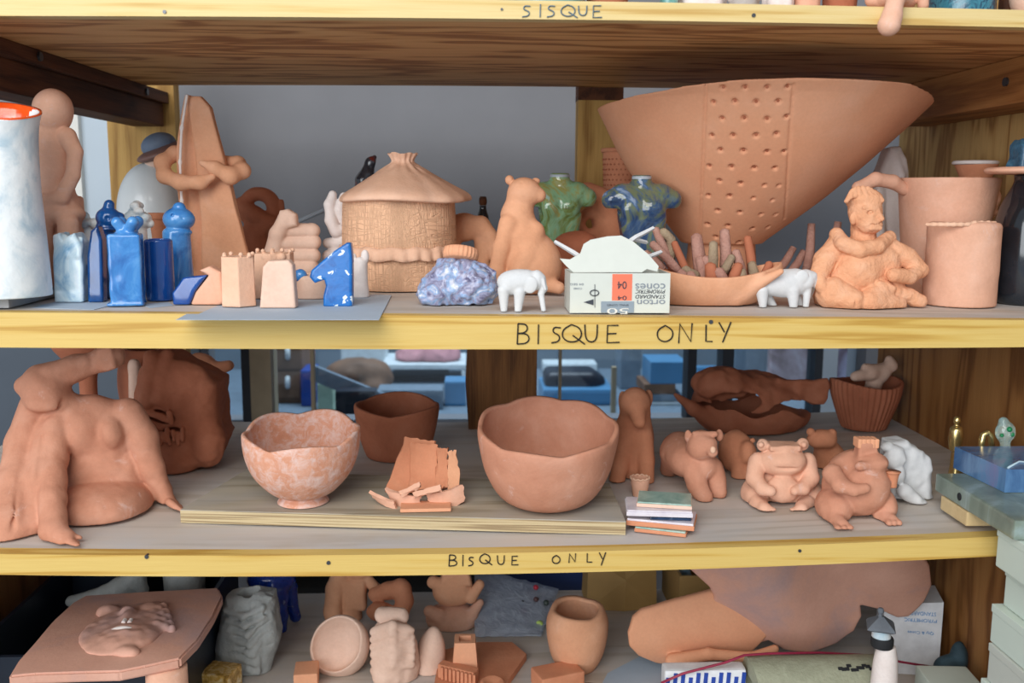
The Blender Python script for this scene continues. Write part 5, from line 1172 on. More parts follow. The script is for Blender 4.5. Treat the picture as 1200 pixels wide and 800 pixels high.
# brass bits behind the blue box
t = thing('gold_bottle', P(1121, 545, .17), 'small bottle with round gold finial standing behind the blue box', 'bottle')
y0 = .17; lat(1121, y0, [(9, 572), (10, 566), (8, 545), (7.5, 532), (6, 528)], 28, None, zL).build('body', M['gold'], t, True); lat(1121, y0, [(6, 527.5), (7.5, 522), (8.8, 512), (7.5, 502), (4, 499), (3, 497), (4.5, 493), (3, 488.5), (.5, 487.5)], 32).build('finial', M['gold'], t, True)
m = MB(); y0 = .115; m.tube([P(1152, 572, y0), P(1151, 530, y0), P(1151, 510, y0), P(1153, 500, y0), P(1158, 497, y0), P(1162, 501, y0), P(1163, 515, y0)], 4*S(y0), 10); q = z_low(.6)-min(v[2] for v in m.v)+.001; m.v = [(x, y, z+q) for x, y, z in m.v]
tag(m.build('gold_hook', M['gold'], None, True), 'curved gold hook standing behind the blue box', 'hook')
gm = NT('clear_plastic'); gm.b.inputs['Base Color'].default_value = (.75, .92, .85, 1); gm.b.inputs['Roughness'].default_value = .12; gm.b.inputs['Transmission Weight'].default_value = .75; M['clear'] = gm.m
M['green_paint'] = plain('green_spots', (30, 130, 80), .3)
y0 = .105; t = thing('clear_ornament', P(1178, 570, y0), 'clear plastic ornament with green spots behind the blue box, rightmost', 'ornament')
c = Clay(y0, 1.0, 3); c.ball(1178, 506, 0, (12, 10, 14)).ball(1176, 494, 0, 6).cap((1178, 518, 0, 6), (1178, 572, 0, 8)).floor(z_low); c.build('body', M['clear'], t)
c = Clay(y0, .9, 2); c.ball(1183, 503, -9, 3.5).ball(1186, 509, -8, 3).ball(1174, 510, -10, 2.5); c.build('green_spot', M['green_paint'], t)
# ================================================================== BOTTOM SHELF (lowest storey)
zK = z_bot
def gy(u, v, z, y0): return (G(u, v, z)[1]-y0)/S(y0)
M['crate'] = plain('black_blue_plastic', (22, 32, 46), .4); M['navy'] = plain('navy_board', (16, 44, 96), .5, 0, .1, 6); M['blackish'] = plain('black_board', (20, 24, 28), .6); M['kraft'] = plain('kraft_paper', (166, 132, 78), .75, 0, .12, 12)
# crate, and the boards at the very back
cx0, cx1, cy0, cy1, cz = -.627, G(232, 760, .885)[0]-.024, .135, .455, .884
m = MB(); m.box2((cx0, cy0, zK(0)+.0006), (cx1, cy1, zK(0)+.005)).box2((cx0, cy0, zK(0)+.005), (cx0+.006, cy1, cz)).box2((cx1-.006, cy0, zK(0)+.005), (cx1, cy1, cz)).box2((cx0+.006, cy0, zK(0)+.005), (cx1-.006, cy0+.006, cz)).box2((cx0+.006, cy1-.006, zK(0)+.005), (cx1-.006, cy1, cz))
t = thing('plastic_crate', ((cx0+cx1)/2, .3, zK(0)), 'dark blue-black plastic crate under the face plaque on the bottom shelf', 'crate'); m.build('bin', M['crate'], t)
MB().tube([(cx0+.002, cy0, cz-.006), (cx0+.002, cy1, cz-.006)], .004, 8).build('rim', M['crate'], t)
tag(MB().box2((P(345, 680, .64)[0], .632, 0), (P(560, 680, .64)[0], .645, .93)).build('black_board', M['blackish']), 'black panel standing behind the bottom shelf, left of the navy one', 'panel')
tag(MB().box2((P(561, 680, .64)[0], .632, 0), (P(692, 680, .64)[0], .645, .93)).build('navy_board', M['navy']), 'navy blue panel standing behind the bottom shelf beside the paper bag', 'panel')
# face plaque
ZP = .9005; t = thing('face_plaque', G(140, 745, ZP), 'wide clay slab with a sleeping face in relief, at left of bottom shelf', 'plaque')
out = [(10, 792), (22, 772), (40, 752), (62, 726), (84, 706), (100, 697), (180, 692), (256, 688), (261, 698), (250, 722), (232, 750), (211, 771), (170, 780), (140, 786), (100, 787), (40, 789)]
pw = [G(u, v, ZP) for u, v in out]; m = MB(); m.prism(pw[::-1], (0, 0, -.0135)); o = m.build('slab', M['terra_smoke'], t)
bm = bmesh.new(); bm.from_mesh(o.data); bmesh.ops.bevel(bm, geom=bm.edges[:], offset=.0025, segments=2, affect='EDGES'); bm.to_mesh(o.data); bm.free()
y0 = .20; c = Clay(y0, 1.2, 5); d = lambda u, v: gy(u, v, ZP, y0)
zz = lambda u, v: G(u, v, ZP)
def rel(u, v, r, up=0.0):            # flattened lump lying on the plaque at pixel (u,v)
    p = G(u, v, ZP); q = (p+np.array((0, 0, up)))/c.sc
    def fn(X, Y, Z):
        k0 = np.sqrt(((X-q[0])/r[0])**2+((Y-q[1])/r[1])**2+((Z-q[2])/r[2])**2); k1 = np.sqrt(((X-q[0])/r[0]**2)**2+((Y-q[1])/r[1]**2)**2+((Z-q[2])/r[2]**2)**2)+1e-9
        return k0*(k0-1)/k1
    c.op(fn, q, r)
rel(148, 736, (48, 70, 9)); rel(150, 748, (32, 34, 12)); rel(150, 729, (9, 20, 15)); rel(150, 724, (11, 8, 16)); rel(127, 718, (15, 12, 10)); rel(174, 716, (15, 12, 10)); rel(148, 744, (20, 6, 13)); rel(148, 751, (18, 6, 13)); rel(150, 765, (14, 10, 8)); rel(104, 742, (7, 22, 5))
for k in range(14): rel(184+9*math.sin(k*2.1)+k*.8, 710+k*2.2, (5, 6, 7))
c.noise(.8, 8); c.fl = (ZP-.002)/c.sc; c.build('face', M['terra_smoke'], t)
c = Clay(y0, 1.0, 3); q = G(147, 740, ZP)
rel(145, 746.5, (21, 5, 14.2)); c.fl = (ZP)/c.sc; c.build('mouth_patch', M['tip'], t, 'whitish smear on the mouth')
m = MB()
for u in (146, 153): p = G(u, 725, ZP+.0135); m.tube([p+(0, .002, -.002), p+(0, -.0052, -.0025)], .0026, 10)
m.build('nostril', M['tip'], t)
y0 = .13; c = Clay(y0, 1.2, 4); p = on(192, 830, zK); c.cyl(195, 800, 14, 22, 90, 3).noise(1, 12); c.ops[0] = c.ops[0]; 
m = MB(); p = P(195, 790, .100); m.lathe(p[0], .100, [(.020, zK(0)+.001), (.023, zK(0)+.01), (.0245, .83), (.024, .8855)], 40, wob(.01))
tag(m.build('clay_cylinder', M['terra_pink'], None, True), 'pinkish clay cylinder propping the front of the face plaque', 'cylinder')
# pale pieces in the crate behind the plaque
y0 = .375; c = Clay(y0, 1.2, 3); c.chain([(84, 704, 0, 7), (110, 700, 0, 9), (140, 688, 4, 12), (158, 678, 6, 13), (166, 690, 4, 8)], k=5).cap((150, 690, 8, 12), (150, 782, 8, 18)); c.fl = (zK(0)+.0062)/c.sc; tag(c.noise(1, 12).build('clay_scrap', M['grey_clay']), 'long pale grey clay scrap lying in the crate behind the face plaque', 'clay scrap')
tag(lat(216, .405, [(24, 770), (24, 720), (24, 690), (25, 672), (25, 662)], 40, wob(.03), lambda x: zK(x)+.0056, 3).build('grey_cup', M['grey_clay'], None, True), 'ribbed pale grey cup in the crate behind the face plaque', 'cup')
y0 = .505; c = Clay(y0, 1.2, 3); c.torus(254, 678, 0, 13, 6, (0, 0, 0)).cap((254, 690, 0, 7), (254, 748, 0, 12)); c.floor(zK); tag(c.noise(.8, 12).build('clay_loop', M['tan']), 'tan clay loop handle standing between crate and blue creature', 'sculpture')
# grey wrinkled vase
y0 = .325; t = thing('wrinkled_vase', on(290, 797, zK), 'pale grey wrinkled vase like a boot with small round mouth', 'vase'); c = Clay(y0, 1.1, 4)
c.poly([(262, 712), (268, 694), (300, 690), (322, 694), (326, 720), (328, 745), (318, 785), (300, 802), (262, 802), (252, 775), (258, 740)], -27, 27, 18).ball(293, 694, -2, (13, 13, 20), o='-', k=2)
for k in range(7): c.chain([(264+k*2, 715+11*k, -24, 3.4), (284+k*3, 722+11*k, -30, 4), (308-k, 712+10*k, -26, 3)], k=4)
for k in range(5): c.cap((300+k*3, 728+10*k, -29, 1.6), (318, 712+14*k, -22, 1.6), '-', 3)
c.noise(2.0, 14).noise(.8, 6).floor(zK); c.build('body', M['grey_clay'], t)
# blue creature
M['blue_speck'] = glaze_mat('speckled_blue_glaze', [(.3, (14, 34, 110)), (.5, (26, 66, 170)), (.62, (20, 50, 140)), (.75, (150, 180, 226))], 90, .15, .4)
y0 = .46; c = Clay(y0, 1.2, 4); c.ball(318, 678, 0, (30, 22, 18)).chain([(326, 690, -14, 12), (328, 720, -18, 9), (326, 750, -20, 10), (318, 756, -26, 7)]).chain([(340, 688, 4, 10), (342, 706, 4, 7), (346, 722, 4, 7)]).chain([(304, 690, 0, 10), (302, 740, 0, 9)])
tag(c.noise(1.2, 12).floor(zK).build('blue_creature', M['blue_speck']), 'shiny speckled blue legged creature behind the grey wrinkled vase', 'sculpture')
# oval shell dish leaning
y0 = .285; c = Clay(y0, 1.2, 4); c.ball(398, 758, 6, (37, 24, 54), (24, 18, 0)).ball(393, 754, -12, (30, 20, 47), (24, 18, 0), '-', 3); c.noise(.8, 20).floor(zK); tag(c.build('oval_dish', M['tan']), 'long oval tan clay dish leaning upright in front of the clay fingers', 'dish')
# finger pieces
y0 = .48; c = Clay(y0, 1.2, 3); c.chain([(402, 664, 0, 12), (394, 690, -4, 13), (390, 716, -12, 11), (392, 736, -14, 9)]).box(416, 694, -2, (15, 13, 20), 6).ball(420, 668, 0, (18, 14, 12)).chain([(430, 676, -4, 6), (440, 690, -8, 7), (441, 698, -8, 6)], k=2).cap((410, 710, 0, 14), (412, 740, 0, 16))
tag(c.noise(1, 14).floor(zK).build('finger_sculpture', M['terra']), 'upright clay hand fragment with thick fingers behind the oval dish', 'sculpture')
y0 = .45; c = Clay(y0, 1.2, 3); c.chain([(440, 696, 4, 9), (455, 692, 2, 11), (470, 690, 0, 12), (474, 704, -4, 11), (468, 718, -8, 10), (455, 722, -10, 8)], k=3).ball(446, 716, -10, (18, 14, 11)).ball(458, 706, -12, 6, o='-', k=2).cap((462, 722, 0, 14), (462, 740, 0, 14))
tag(c.noise(1, 14).floor(zK).build('knuckle_sculpture', M['terra_deep']), 'lumpy clay knuckle-shaped piece with a gap, beside the clay fingers', 'sculpture')
# crumpled form and egg form
y0 = .285; c = Clay(y0, 1.2, 3); c.ball(464, 766, 0, (29, 22, 54), (0, -8, 0))
for k in range(6): c.chain([(438, 740+9*k, -14, 5), (460, 732+9*k, -24, 6.5), (482, 738+8*k, -16, 5)], k=3)
c.ball(455, 785, -16, (20, 12, 24), (0, 25, 0)).cap((448, 720, -4, 10), (470, 722, -4, 10))
tag(c.noise(1.4, 10).floor(zK).build('crumpled_form', M['tan']), 'crumpled folded pinkish clay lump next to the oval dish', 'sculpture')
y0 = .30; c = Clay(y0, 1.2, 3); c.ball(503, 776, 4, (19, 18, 48), (0, 8, 0)); tag(c.noise(1.2, 18).floor(zK).build('egg_form', M['tan']), 'smooth elongated pinkish clay form right of the crumpled lump', 'sculpture')
# two-piece sculpture
y0 = .45; c = Clay(y0, 1.2, 3); c.ball(530, 724, 0, (33, 24, 20)).cap((504, 716, -10, 8), (516, 722, -14, 10)).cap((552, 722, -8, 9), (562, 706, -4, 5)).ball(530, 738, 0, (26, 20, 12)); tb_ = tag(c.noise(.9, 14).floor(zK).build('rounded_bowl_form', M['terra_pink']), 'rounded pinkish lower half of the stacked clay pair beside the plastic bag', 'sculpture')
top = max((tb_.matrix_basis@v.co).z for v in tb_.data.vertices if abs(v.co.x) < .02)
c = Clay(y0, 1.2, 3); c.ball(530, 692, 0, (25, 18, 20)).cap((508, 682, -4, 8), (524, 690, -4, 10)).cap((552, 700, -8, 7), (562, 685, -4, 6)).poly([(516, 682), (520, 655), (548, 655), (553, 682)], -14, 12, 4); c.fl = (top+.0006)/c.sc
tag(c.noise(.9, 14).build('animal_form', M['terra']), 'orange-brown upper piece stacked on the rounded pinkish half', 'sculpture')
# little clay house
t = thing('clay_house', on(560, 796, zK), 'flat clay ship-like house with square chimney, front of bottom shelf', 'sculpture')
zb = zK(0)+.0006; bo = [(508, 806), (516, 762), (560, 752), (600, 752), (617, 766), (600, 790), (585, 812)]
pw = [G(u, v, zb+.010) for u, v in bo]; m = MB(); m.prism(pw, (0, 0, -.0098)); m.build('base', M['terra_deep'], t)
m = MB(); a, b = G(516, 776, zb+.030), G(558, 786, zb+.030); m.box((a+b)/2-np.array((0, -.002, .010)), (np.linalg.norm(b-a), .016, .020), (0, 0, math.atan2(b[1]-a[1], b[0]-a[0])), .002)
for k in range(9): p = a+(b-a)*(k+.5)/9; m.box((p[0], p[1]-.0095, zb+.020), (.0035, .005, .018), (0, 0, 0), .001)
m.build('wall', M['terra_deep'], t)
p = G(545, 772, zb+.03); m = MB(); q = .0155; r_ = .0105
vs = []; zt = zb+.058
for (s_, z) in ((.0185, zb+.0102), (.0145, zt), (.0085, zt), (.008, zb+.035)):
    for (x, y) in ((-1, -1), (1, -1), (1, 1), (-1, 1)): vs.append((p[0]+x*s_, p[1]+.006+y*s_, z))
fs = [(i*4+k, i*4+(k+1) % 4, i*4+4+(k+1) % 4, i*4+4+k) for i in range(3) for k in range(4)]+[(3, 2, 1, 0), (12, 13, 14, 15)]
m.add(vs, fs); m.build('chimney', M['terra_orange'], t)
p = G(577, 800, zb+.02); m = MB(); m.lathe(p[0], p[1], [(.016, zb+.0102), (.0165, zb+.022), (.013, zb+.024), (.008, zb+.018), (.0005, zb+.017)], 32); m.build('round_turret', M['terra_deep'], t, True)
# round cup pot
y0 = yc(676, 792, 24, zK); t = thing('round_pot', on(676, 792, zK), 'round terracotta pot with thick uneven rim, front of the bottom shelf', 'pot')
lat(676, y0, [(20, 790), (24, 786), (33, 765), (38, 745), (39, 728), (36, 719), (34, 715)], 64, scal(3, .003, .08, P(676, 790, y0)[2], P(676, 715, y0)[2]), zK, 8).build('body', M['terra'], t, True)
# plastic bag with beads
bagm = NT('clear_bag'); tr = bagm.n('ShaderNodeBsdfTransparent'); tr.inputs['Color'].default_value = (.86, .9, .95, 1); mx = bagm.n('ShaderNodeMixShader'); bagm.l(tr.outputs[0], mx.inputs[1]); bagm.l(bagm.b.outputs[0], mx.inputs[2])
bagm.col(lin((206, 216, 232))).rough(.2); v = bagm.coords(); f = bagm.noise(v, 45, 4, .6, 1.5); bagm.bump(f, .8, .004); bagm.l(bagm.math('ADD', bagm.math('MULTIPLY', f, .5), .22), mx.inputs[0]); bagm.l(mx.outputs[0], bagm.t.nodes['Material Output'].inputs['Surface'])
rg = random.Random(8); g = []; yb0, yb1 = .40, .545; tl, tr_, br, bl = P(556, 664, yb1), P(655, 690, yb1), P(634, 748, yb0), P(556, 746, yb0)
for i in range(16):
    s_ = i/15; row = []
    for j in range(16):
        q = j/15; p = (tl*(1-q)+tr_*q)*(1-s_)+(bl*(1-q)+br*q)*s_; e = min(s_, 1-s_, q, 1-q); row.append(p+np.array((0, rg.uniform(-.002, .002)-.012*min(1, e*5), rg.uniform(-.0015, .0015))))
    g.append(row)
for r_ in g:
    for p in r_: p[2] = max(p[2], zK(0)+.004)
m = MB(); m.sheet(g, .0006); tag(m.build('plastic_bag', bagm.m, None, True), 'clear crinkled plastic bag of small beads behind the round pot', 'bag')
BC = [((628, 688), (180, 40, 60), 3.5, 'dark red bead at the top right inside the plastic bag'), ((640, 706), (60, 70, 66), 4, 'dark green bead at the right inside the plastic bag'), ((628, 702), (90, 60, 60), 3.5, 'brownish bead in the middle right of the plastic bag'), ((614, 716), (200, 40, 70), 3.5, 'bright red bead in the middle of the plastic bag'),
      ((632, 732), (190, 220, 120), 6, 'large yellow-green bead at the lower right of the plastic bag'), ((600, 742), (120, 30, 90), 4, 'purple bead at the bottom of the plastic bag'), ((612, 706), (40, 44, 50), 3.5, 'black bead left of the bright red bead in the bag'), ((634, 743), (70, 130, 190), 3.5, 'blue bead under the yellow-green bead in the bag')]
for i, ((u, v_), col, r_, lab) in enumerate(BC):
    s_ = (v_-664)/84; yy = yb1+(yb0-yb1)*s_+.014; mm = MB(); p = P(u, v_, yy); r_ = r_*S(yy)
    mm.lathe(p[0], p[1], [(.0002, p[2]-r_), (r_*.7, p[2]-r_*.7), (r_, p[2]), (r_*.7, p[2]+r_*.7), (.0002, p[2]+r_)], 16); tag(mm.build('bead', plain('bead_%d' % i, col, .3), None, True), lab, 'bead', 'beads in the plastic bag')
# paper bag
x0, x1 = P(688, 700, .50)[0], P(770, 700, .50)[0]; t = thing('paper_bag', ((x0+x1)/2, .54, zK(0)), 'brown kraft paper bag standing behind the round pot', 'bag')
zt = P(720, 655, .5)[2]; zz0 = zK(0)+.0006; xm = x0+.43*(x1-x0)+.012
m = MB(); m.add([(x0, .50, zz0), (xm, .492, zz0), (x1, .50, zz0), (x1, .575, zz0), (x0, .575, zz0), (x0+.002, .508, zt), (xm, .520, zt), (x1-.002, .508, zt), (x1-.002, .57, zt), (x0+.002, .57, zt), (xm, .489, zz0+.055)],
      [(0, 10, 5), (0, 1, 10), (1, 2, 10), (2, 7, 10), (10, 7, 6), (10, 6, 5), (2, 3, 8, 7), (3, 4, 9, 8), (4, 0, 5, 9), (4, 3, 2, 1, 0), (5, 6, 7, 8, 9)]); m.build('bag_body', M['kraft'], t)
m = MB(); xl = x0+.28*(x1-x0); m.add([(xl, .4985, zz0+.02), (xl+.003, .4965, zz0+.02), (xl+.003, .5095, zt), (xl, .5105, zt)], [(0, 1, 2, 3)]); m.build('fold_line', M['kraft'], t)
# junk box
a0, a1 = P(782, 690, .53)[0], P(848, 690, .53)[0]; t = thing('junk_box', ((a0+a1)/2, .53, zK(0)), 'open cardboard box of odds and ends behind the smoked slab form', 'box')
zt = P(800, 672, .45)[2]; m = MB(); m.box2((a0, .44, zz0), (a0+.004, .575, zt)).box2((a1-.004, .44, zz0), (a1, .575, zt)).box2((a0+.004, .44, zz0), (a1-.004, .444, zt)).box2((a0+.004, .571, zz0), (a1-.004, .575, zt)).box2((a0+.004, .444, zz0), (a1-.004, .571, zz0+.004)); m.build('carton', M['kraft'], t)
for i, (u, v_, col, r_, nm, lab) in enumerate(((800, 668, (150, 190, 220), 9, 'cloth_scrap', 'light blue crumpled scrap in the box of odds and ends'), (806, 682, (110, 120, 160), 10, 'cloth_scrap', 'grey-violet crumpled scrap in the box of odds and ends'), (828, 686, (196, 184, 150), 13, 'clay_scrap', 'cream speckled scrap in the box of odds and ends'))):
    c = Clay(.50, 1.2, 3); c.ball(u, v_, 0, (r_, r_, r_*.8)).ball(u+4, v_+8, 0, (r_*.8, r_, r_)).cap((u, v_+8, 0, r_*.6), (u+1, v_+110, 0, r_*.7)); c.fl = (zz0+.0046)/c.sc; tag(c.noise(2, 8).build(nm, plain('scrap_%d' % i, col, .5, 0, .3, 60)), lab, 'scrap', 'scraps in the open cardboard box')
# papers and packaging at the front
p0 = [on(u, v_, zK) for u, v_ in ((700, 812), (712, 790), (760, 765), (782, 775), (790, 815))]; m = MB(); m.prism([np.array((p[0], p[1], zK(0)+.0022)) for p in p0], (0, 0, -.0012)); tag(m.build('paper_sheet', M['paper_blue']), 'pale blue paper sheet under the smoked slab form on the bottom shelf', 'paper')
M['white_bag'] = plain('white_plastic', (226, 228, 232), .35); M['blue_print'] = plain('blue_print', (36, 70, 160), .4)
t = thing('printed_package', P(825, 800, .19), 'white package with blue printed stripes under the smoked slab form', 'package')
a, b = P(778, 790, .17), P(874, 782, .17); zt = P(825, 783, .17)[2]; m = MB(); m.box2((a[0], .165, zz0), (b[0], .190, zt), .005); m.build('wrapper', M['white_bag'], t)
m = MB()
for k in range(11): x = a[0]+.004+(b[0]-a[0]-.008)*k/10; m.box((x, .1647, zt-.0135-.006*(k % 3 == 0)), (.0052, .0012, .020), (0, .06, 0))
o = m.build('blue_print', M['blue_print'], t); o['kind'] = 'stuff'
# rolled felt tube
M['felt'] = clay_mat('grey_green_felt', (158, 160, 138), (136, 138, 118), (176, 178, 156), scale=60, bump=.6, rough=.95)
yt = .165; zt = P(950, 771, yt)[2]; r_ = (zt-zz0)/2; xa, xb = P(878, 795, yt)[0], P(1032, 795, yt)[0]
t = thing('felt_roll', ((xa+xb)/2, yt, zz0), 'grey-green rolled felt tube lying at the front of the bottom shelf', 'roll')
vs = []; fs = []; n = 40; st = [(xa, r_), (xb, r_), (xb, r_*.45), (xa, r_*.45)]
for x, r in st:
    for k in range(n): th = 2*PI*k/n; vs.append((x+.0015*math.sin(3*th), yt+r*math.cos(th), zz0+r_+r*math.sin(th)))
for i in range(4):
    j = (i+1) % 4
    for k in range(n): fs.append((i*n+k, i*n+(k+1) % n, j*n+(k+1) % n, j*n+k))
MB().add(vs, fs).build('roll', M['felt'], t, auto=40)
m = MB(); rg = random.Random(5)
for k in range(12): u = 985+k*3.6; th = R(118+rg.uniform(-5, 5)); x = P(u, 785, yt-r_*.5)[0]; m.box((x, yt+r_*1.0*math.cos(th), zz0+r_+r_*1.0*math.sin(th)), (.006, .004, .002+.002*rg.random()), (th-PI/2, 0, 0), .0006)
o = m.build('torn_spot', M['dark'], t); o['kind'] = 'stuff'
# red cable
m = MB(); m.tube([P(775, 800, .155), P(800, 789, .157), P(850, 776, .16), P(872, 767.5, yt), P(900, 765.5, yt+.006), P(960, 764.5, .195), P(1010, 767, .222), P(1060, 776, .23), P(1098, 782, .24)], .0017, 8); M['red'] = plain('red_cable_skin', (150, 40, 70), .4); tag(m.build('red_cable', M['red'], None, True), 'thin dark red cable running over the felt tube', 'cable')
# smoked curved slab form (two leaves)
t = thing('slab_sculpture', P(900, 780, .28), 'large smoked clay form of curved leaf-like slabs, right of bottom shelf', 'sculpture')
y0 = .30; c = Clay(y0, 1.5, 5)
A = [(736, 742), (742, 724), (752, 716), (790, 706), (850, 694), (900, 700), (905, 740), (880, 772), (840, 780), (800, 788), (772, 784), (750, 772), (738, 758)]
c.poly(A, -5, 5, 3, dyc=-36, bow=lambda x, z: .0075*(z-6)**2*1.0+.0006*x*x)
c.chain([(788, 774, -42, 9), (830, 766, -52, 7), (880, 770, -56, 6), (908, 760, -50, 5)], k=4); c.build('leaf', M['terra_orange'], t)
y0 = .26; c = Clay(y0, 1.6, 5)
B = [(796, 640), (806, 664), (832, 688), (838, 700), (835, 726), (844, 746), (868, 760), (888, 762), (902, 752), (920, 763), (950, 766), (985, 759), (1006, 745), (1012, 724), (1008, 708), (1028, 712), (1050, 722), (1062, 720), (1078, 700), (1086, 680), (1080, 655), (1070, 640)]
c.poly(B, -5, 5, 3, bow=lambda x, z: .0016*(x-10)**2*.35-.55*(z+12)*.6+9*np.sin(x*.035+z*.02)); c.build('leaf', M['terra_smoke'], t)
# lidded bottle
y0 = .105; t = thing('lidded_bottle', P(1034, 800, y0), 'slim white bottle with black collar and grey faceted lid', 'bottle')
lat(1036, y0, [(17, 930), (18, 900), (17.5, 840), (16.5, 800), (15, 775), (12, 760), (11, 757)], 40, None, zK).build('body', M['white_pink'], t, True)
lat(1034, y0, [(13, 757), (14, 754), (14, 748), (13, 746)], 40).build('collar', M['dark'], t, True); lat(1033, y0, [(12, 745.5), (11.5, 740), (12, 737)], 40).build('neck', M['glz_white'], t, True)
q = P(1032, 737, y0); sc = S(y0); m = MB(); b4 = []
for z, r in ((0, 18), (.003, 24), (.006, 21), (.0165, 4)):
    for k in range(4): th = PI/4+k*PI/2-.35; b4.append((q[0]+r*sc*math.cos(th), q[1]+r*sc*math.sin(th), q[2]+z+.0006))
m.add(b4, [(i*4+k, i*4+(k+1) % 4, i*4+4+(k+1) % 4, i*4+4+k) for i in range(3) for k in range(4)]+[(3, 2, 1, 0), (12, 13, 14, 15)]); M['lid_grey'] = clay_mat('grey_lid', (110, 116, 124), (80, 86, 94), (140, 146, 154)); lid = m.build('lid', M['lid_grey'], t)
lat(1032, y0, [(3, 722), (2.5, 719), (4, 716), (3, 712.5), (.3, 712)], 20).build('knob', M['lid_grey'], lid, True)
# white printed carton, pale carton, card on the right
M['print_blue'] = plain('pale_blue_print', (100, 150, 200), .6)
y0 = .262; t = thing('printed_carton', P(1080, 790, y0), 'white carton with faint blue upside-down print, by the right panel', 'carton')
q4 = [P(1042, 716, y0+.02), P(1104, 706, y0), P(1106, 790, y0), P(1036, 768, y0+.02)]
zlo = zz0; zt = P(1080, 706, y0)[2]; xl, xr = P(1040, 740, y0)[0], min(.667, P(1104, 740, y0)[0])
MB().prism([(xl, y0+.014, zlo), (xr, y0, zlo), (xr, y0, zt), (xl, y0+.014, zt-.008)], (.016, .06, 0)).build('carton', M['white_bag'], t)
nn = np.array((-.014, -(xr-xl), 0)); nn = nn/np.linalg.norm(nn)
def onface(u, v_):
    p = P(u, v_, y0+.007); k = (p[0]-xl)/(xr-xl); return np.array((p[0], y0+.014*(1-k), p[2]))+nn*.0004
sc = S(y0); fnt('STANDARD N', onface(1078, 718), 38*sc, 5*sc, M['print_blue'], t, normal=nn); fnt('PYROMETRIC', onface(1078, 726), 40*sc, 4.5*sc, M['print_blue'], t, normal=nn); fnt('Qty & Cones', onface(1078, 740), 32*sc, 5*sc, M['print_blue'], t, normal=nn)
tag(MB().box2((.6685, .40, zz0), (.6865, .47, P(1112, 738, .35)[2]), .002).build('pale_carton', M['carton']), 'plain pale carton half hidden behind the printed white carton', 'carton')
a = P(1078, 800, .13); zt = P(1100, 792, .15)[2]; m = MB(); m.box((P(1108, 790, .16)[0], .150, (zz0+zt)/2+.001), (.066, .056, zt-zz0-.002), (0, 0, -.08), .002); tag(m.build('card_box', M['carton']), 'pale blue-green card box at front right of the bottom shelf', 'box')
c = Clay(.205, 1.2, 5); c.ball(1112, 784, 0, (20, 13, 20)).ball(1124, 770, 2, (10, 12, 22)).ball(1114, 800, 0, (18, 13, 18)); M['teal_cloth'] = plain('dark_teal_cloth', (40, 62, 72), .8, 0, .25, 60)
c.noise(2, 12).floor(zK); tag(c.build('teal_cloth', M['teal_cloth']), 'dark teal crumpled cloth beside the stacked cartons', 'cloth')
# little bright bits along the front edge
M['gold_foil'] = glaze_mat('gold_foil', [(.3, (120, 84, 30)), (.5, (214, 170, 84)), (.75, (250, 236, 190))], 70, .2, 1, .8)
def bit(u, v_, y, w, h, mat, nm, lab, cat, rot=0.2):
    p = P(u, v_, y); m = MB(); m.box((p[0], p[1]+.02, (p[2]+zz0)/2+.0003), (w*S(y), .04, p[2]-zz0-.0006), (0, 0, rot), .003); return tag(m.build(nm, M[mat]), lab, cat)
bit(254, 791, .235, 40, 20, 'gold_foil', 'gilded_block', 'small gilded block at the front below the grey wrinkled vase', 'block', -.25)
bit(356, 790, .245, 30, 20, 'terra_orange', 'clay_block', 'small orange clay block with frosty top, front of the oval dish', 'block', .1)
bit(655, 792, .235, 60, 20, 'terra_deep', 'clay_sherd', 'orange clay sherd lying at the front below the round pot', 'sherd', .35)
m = MB(); p = P(688, 793, .24); m.lathe(p[0], .215, [(.012, zz0), (.013, zz0+.01), (.012, p[2]-.004), (.010, p[2])], 20); gm2 = NT('brown_glass'); gm2.b.inputs['Base Color'].default_value = (.25, .1, .03, 1); gm2.b.inputs['Roughness'].default_value = .08; gm2.b.inputs['Transmission Weight'].default_value = .6; tag(m.build('glass_jar', gm2.m, None, True), 'small brown glass jar at the front under the round pot', 'jar')
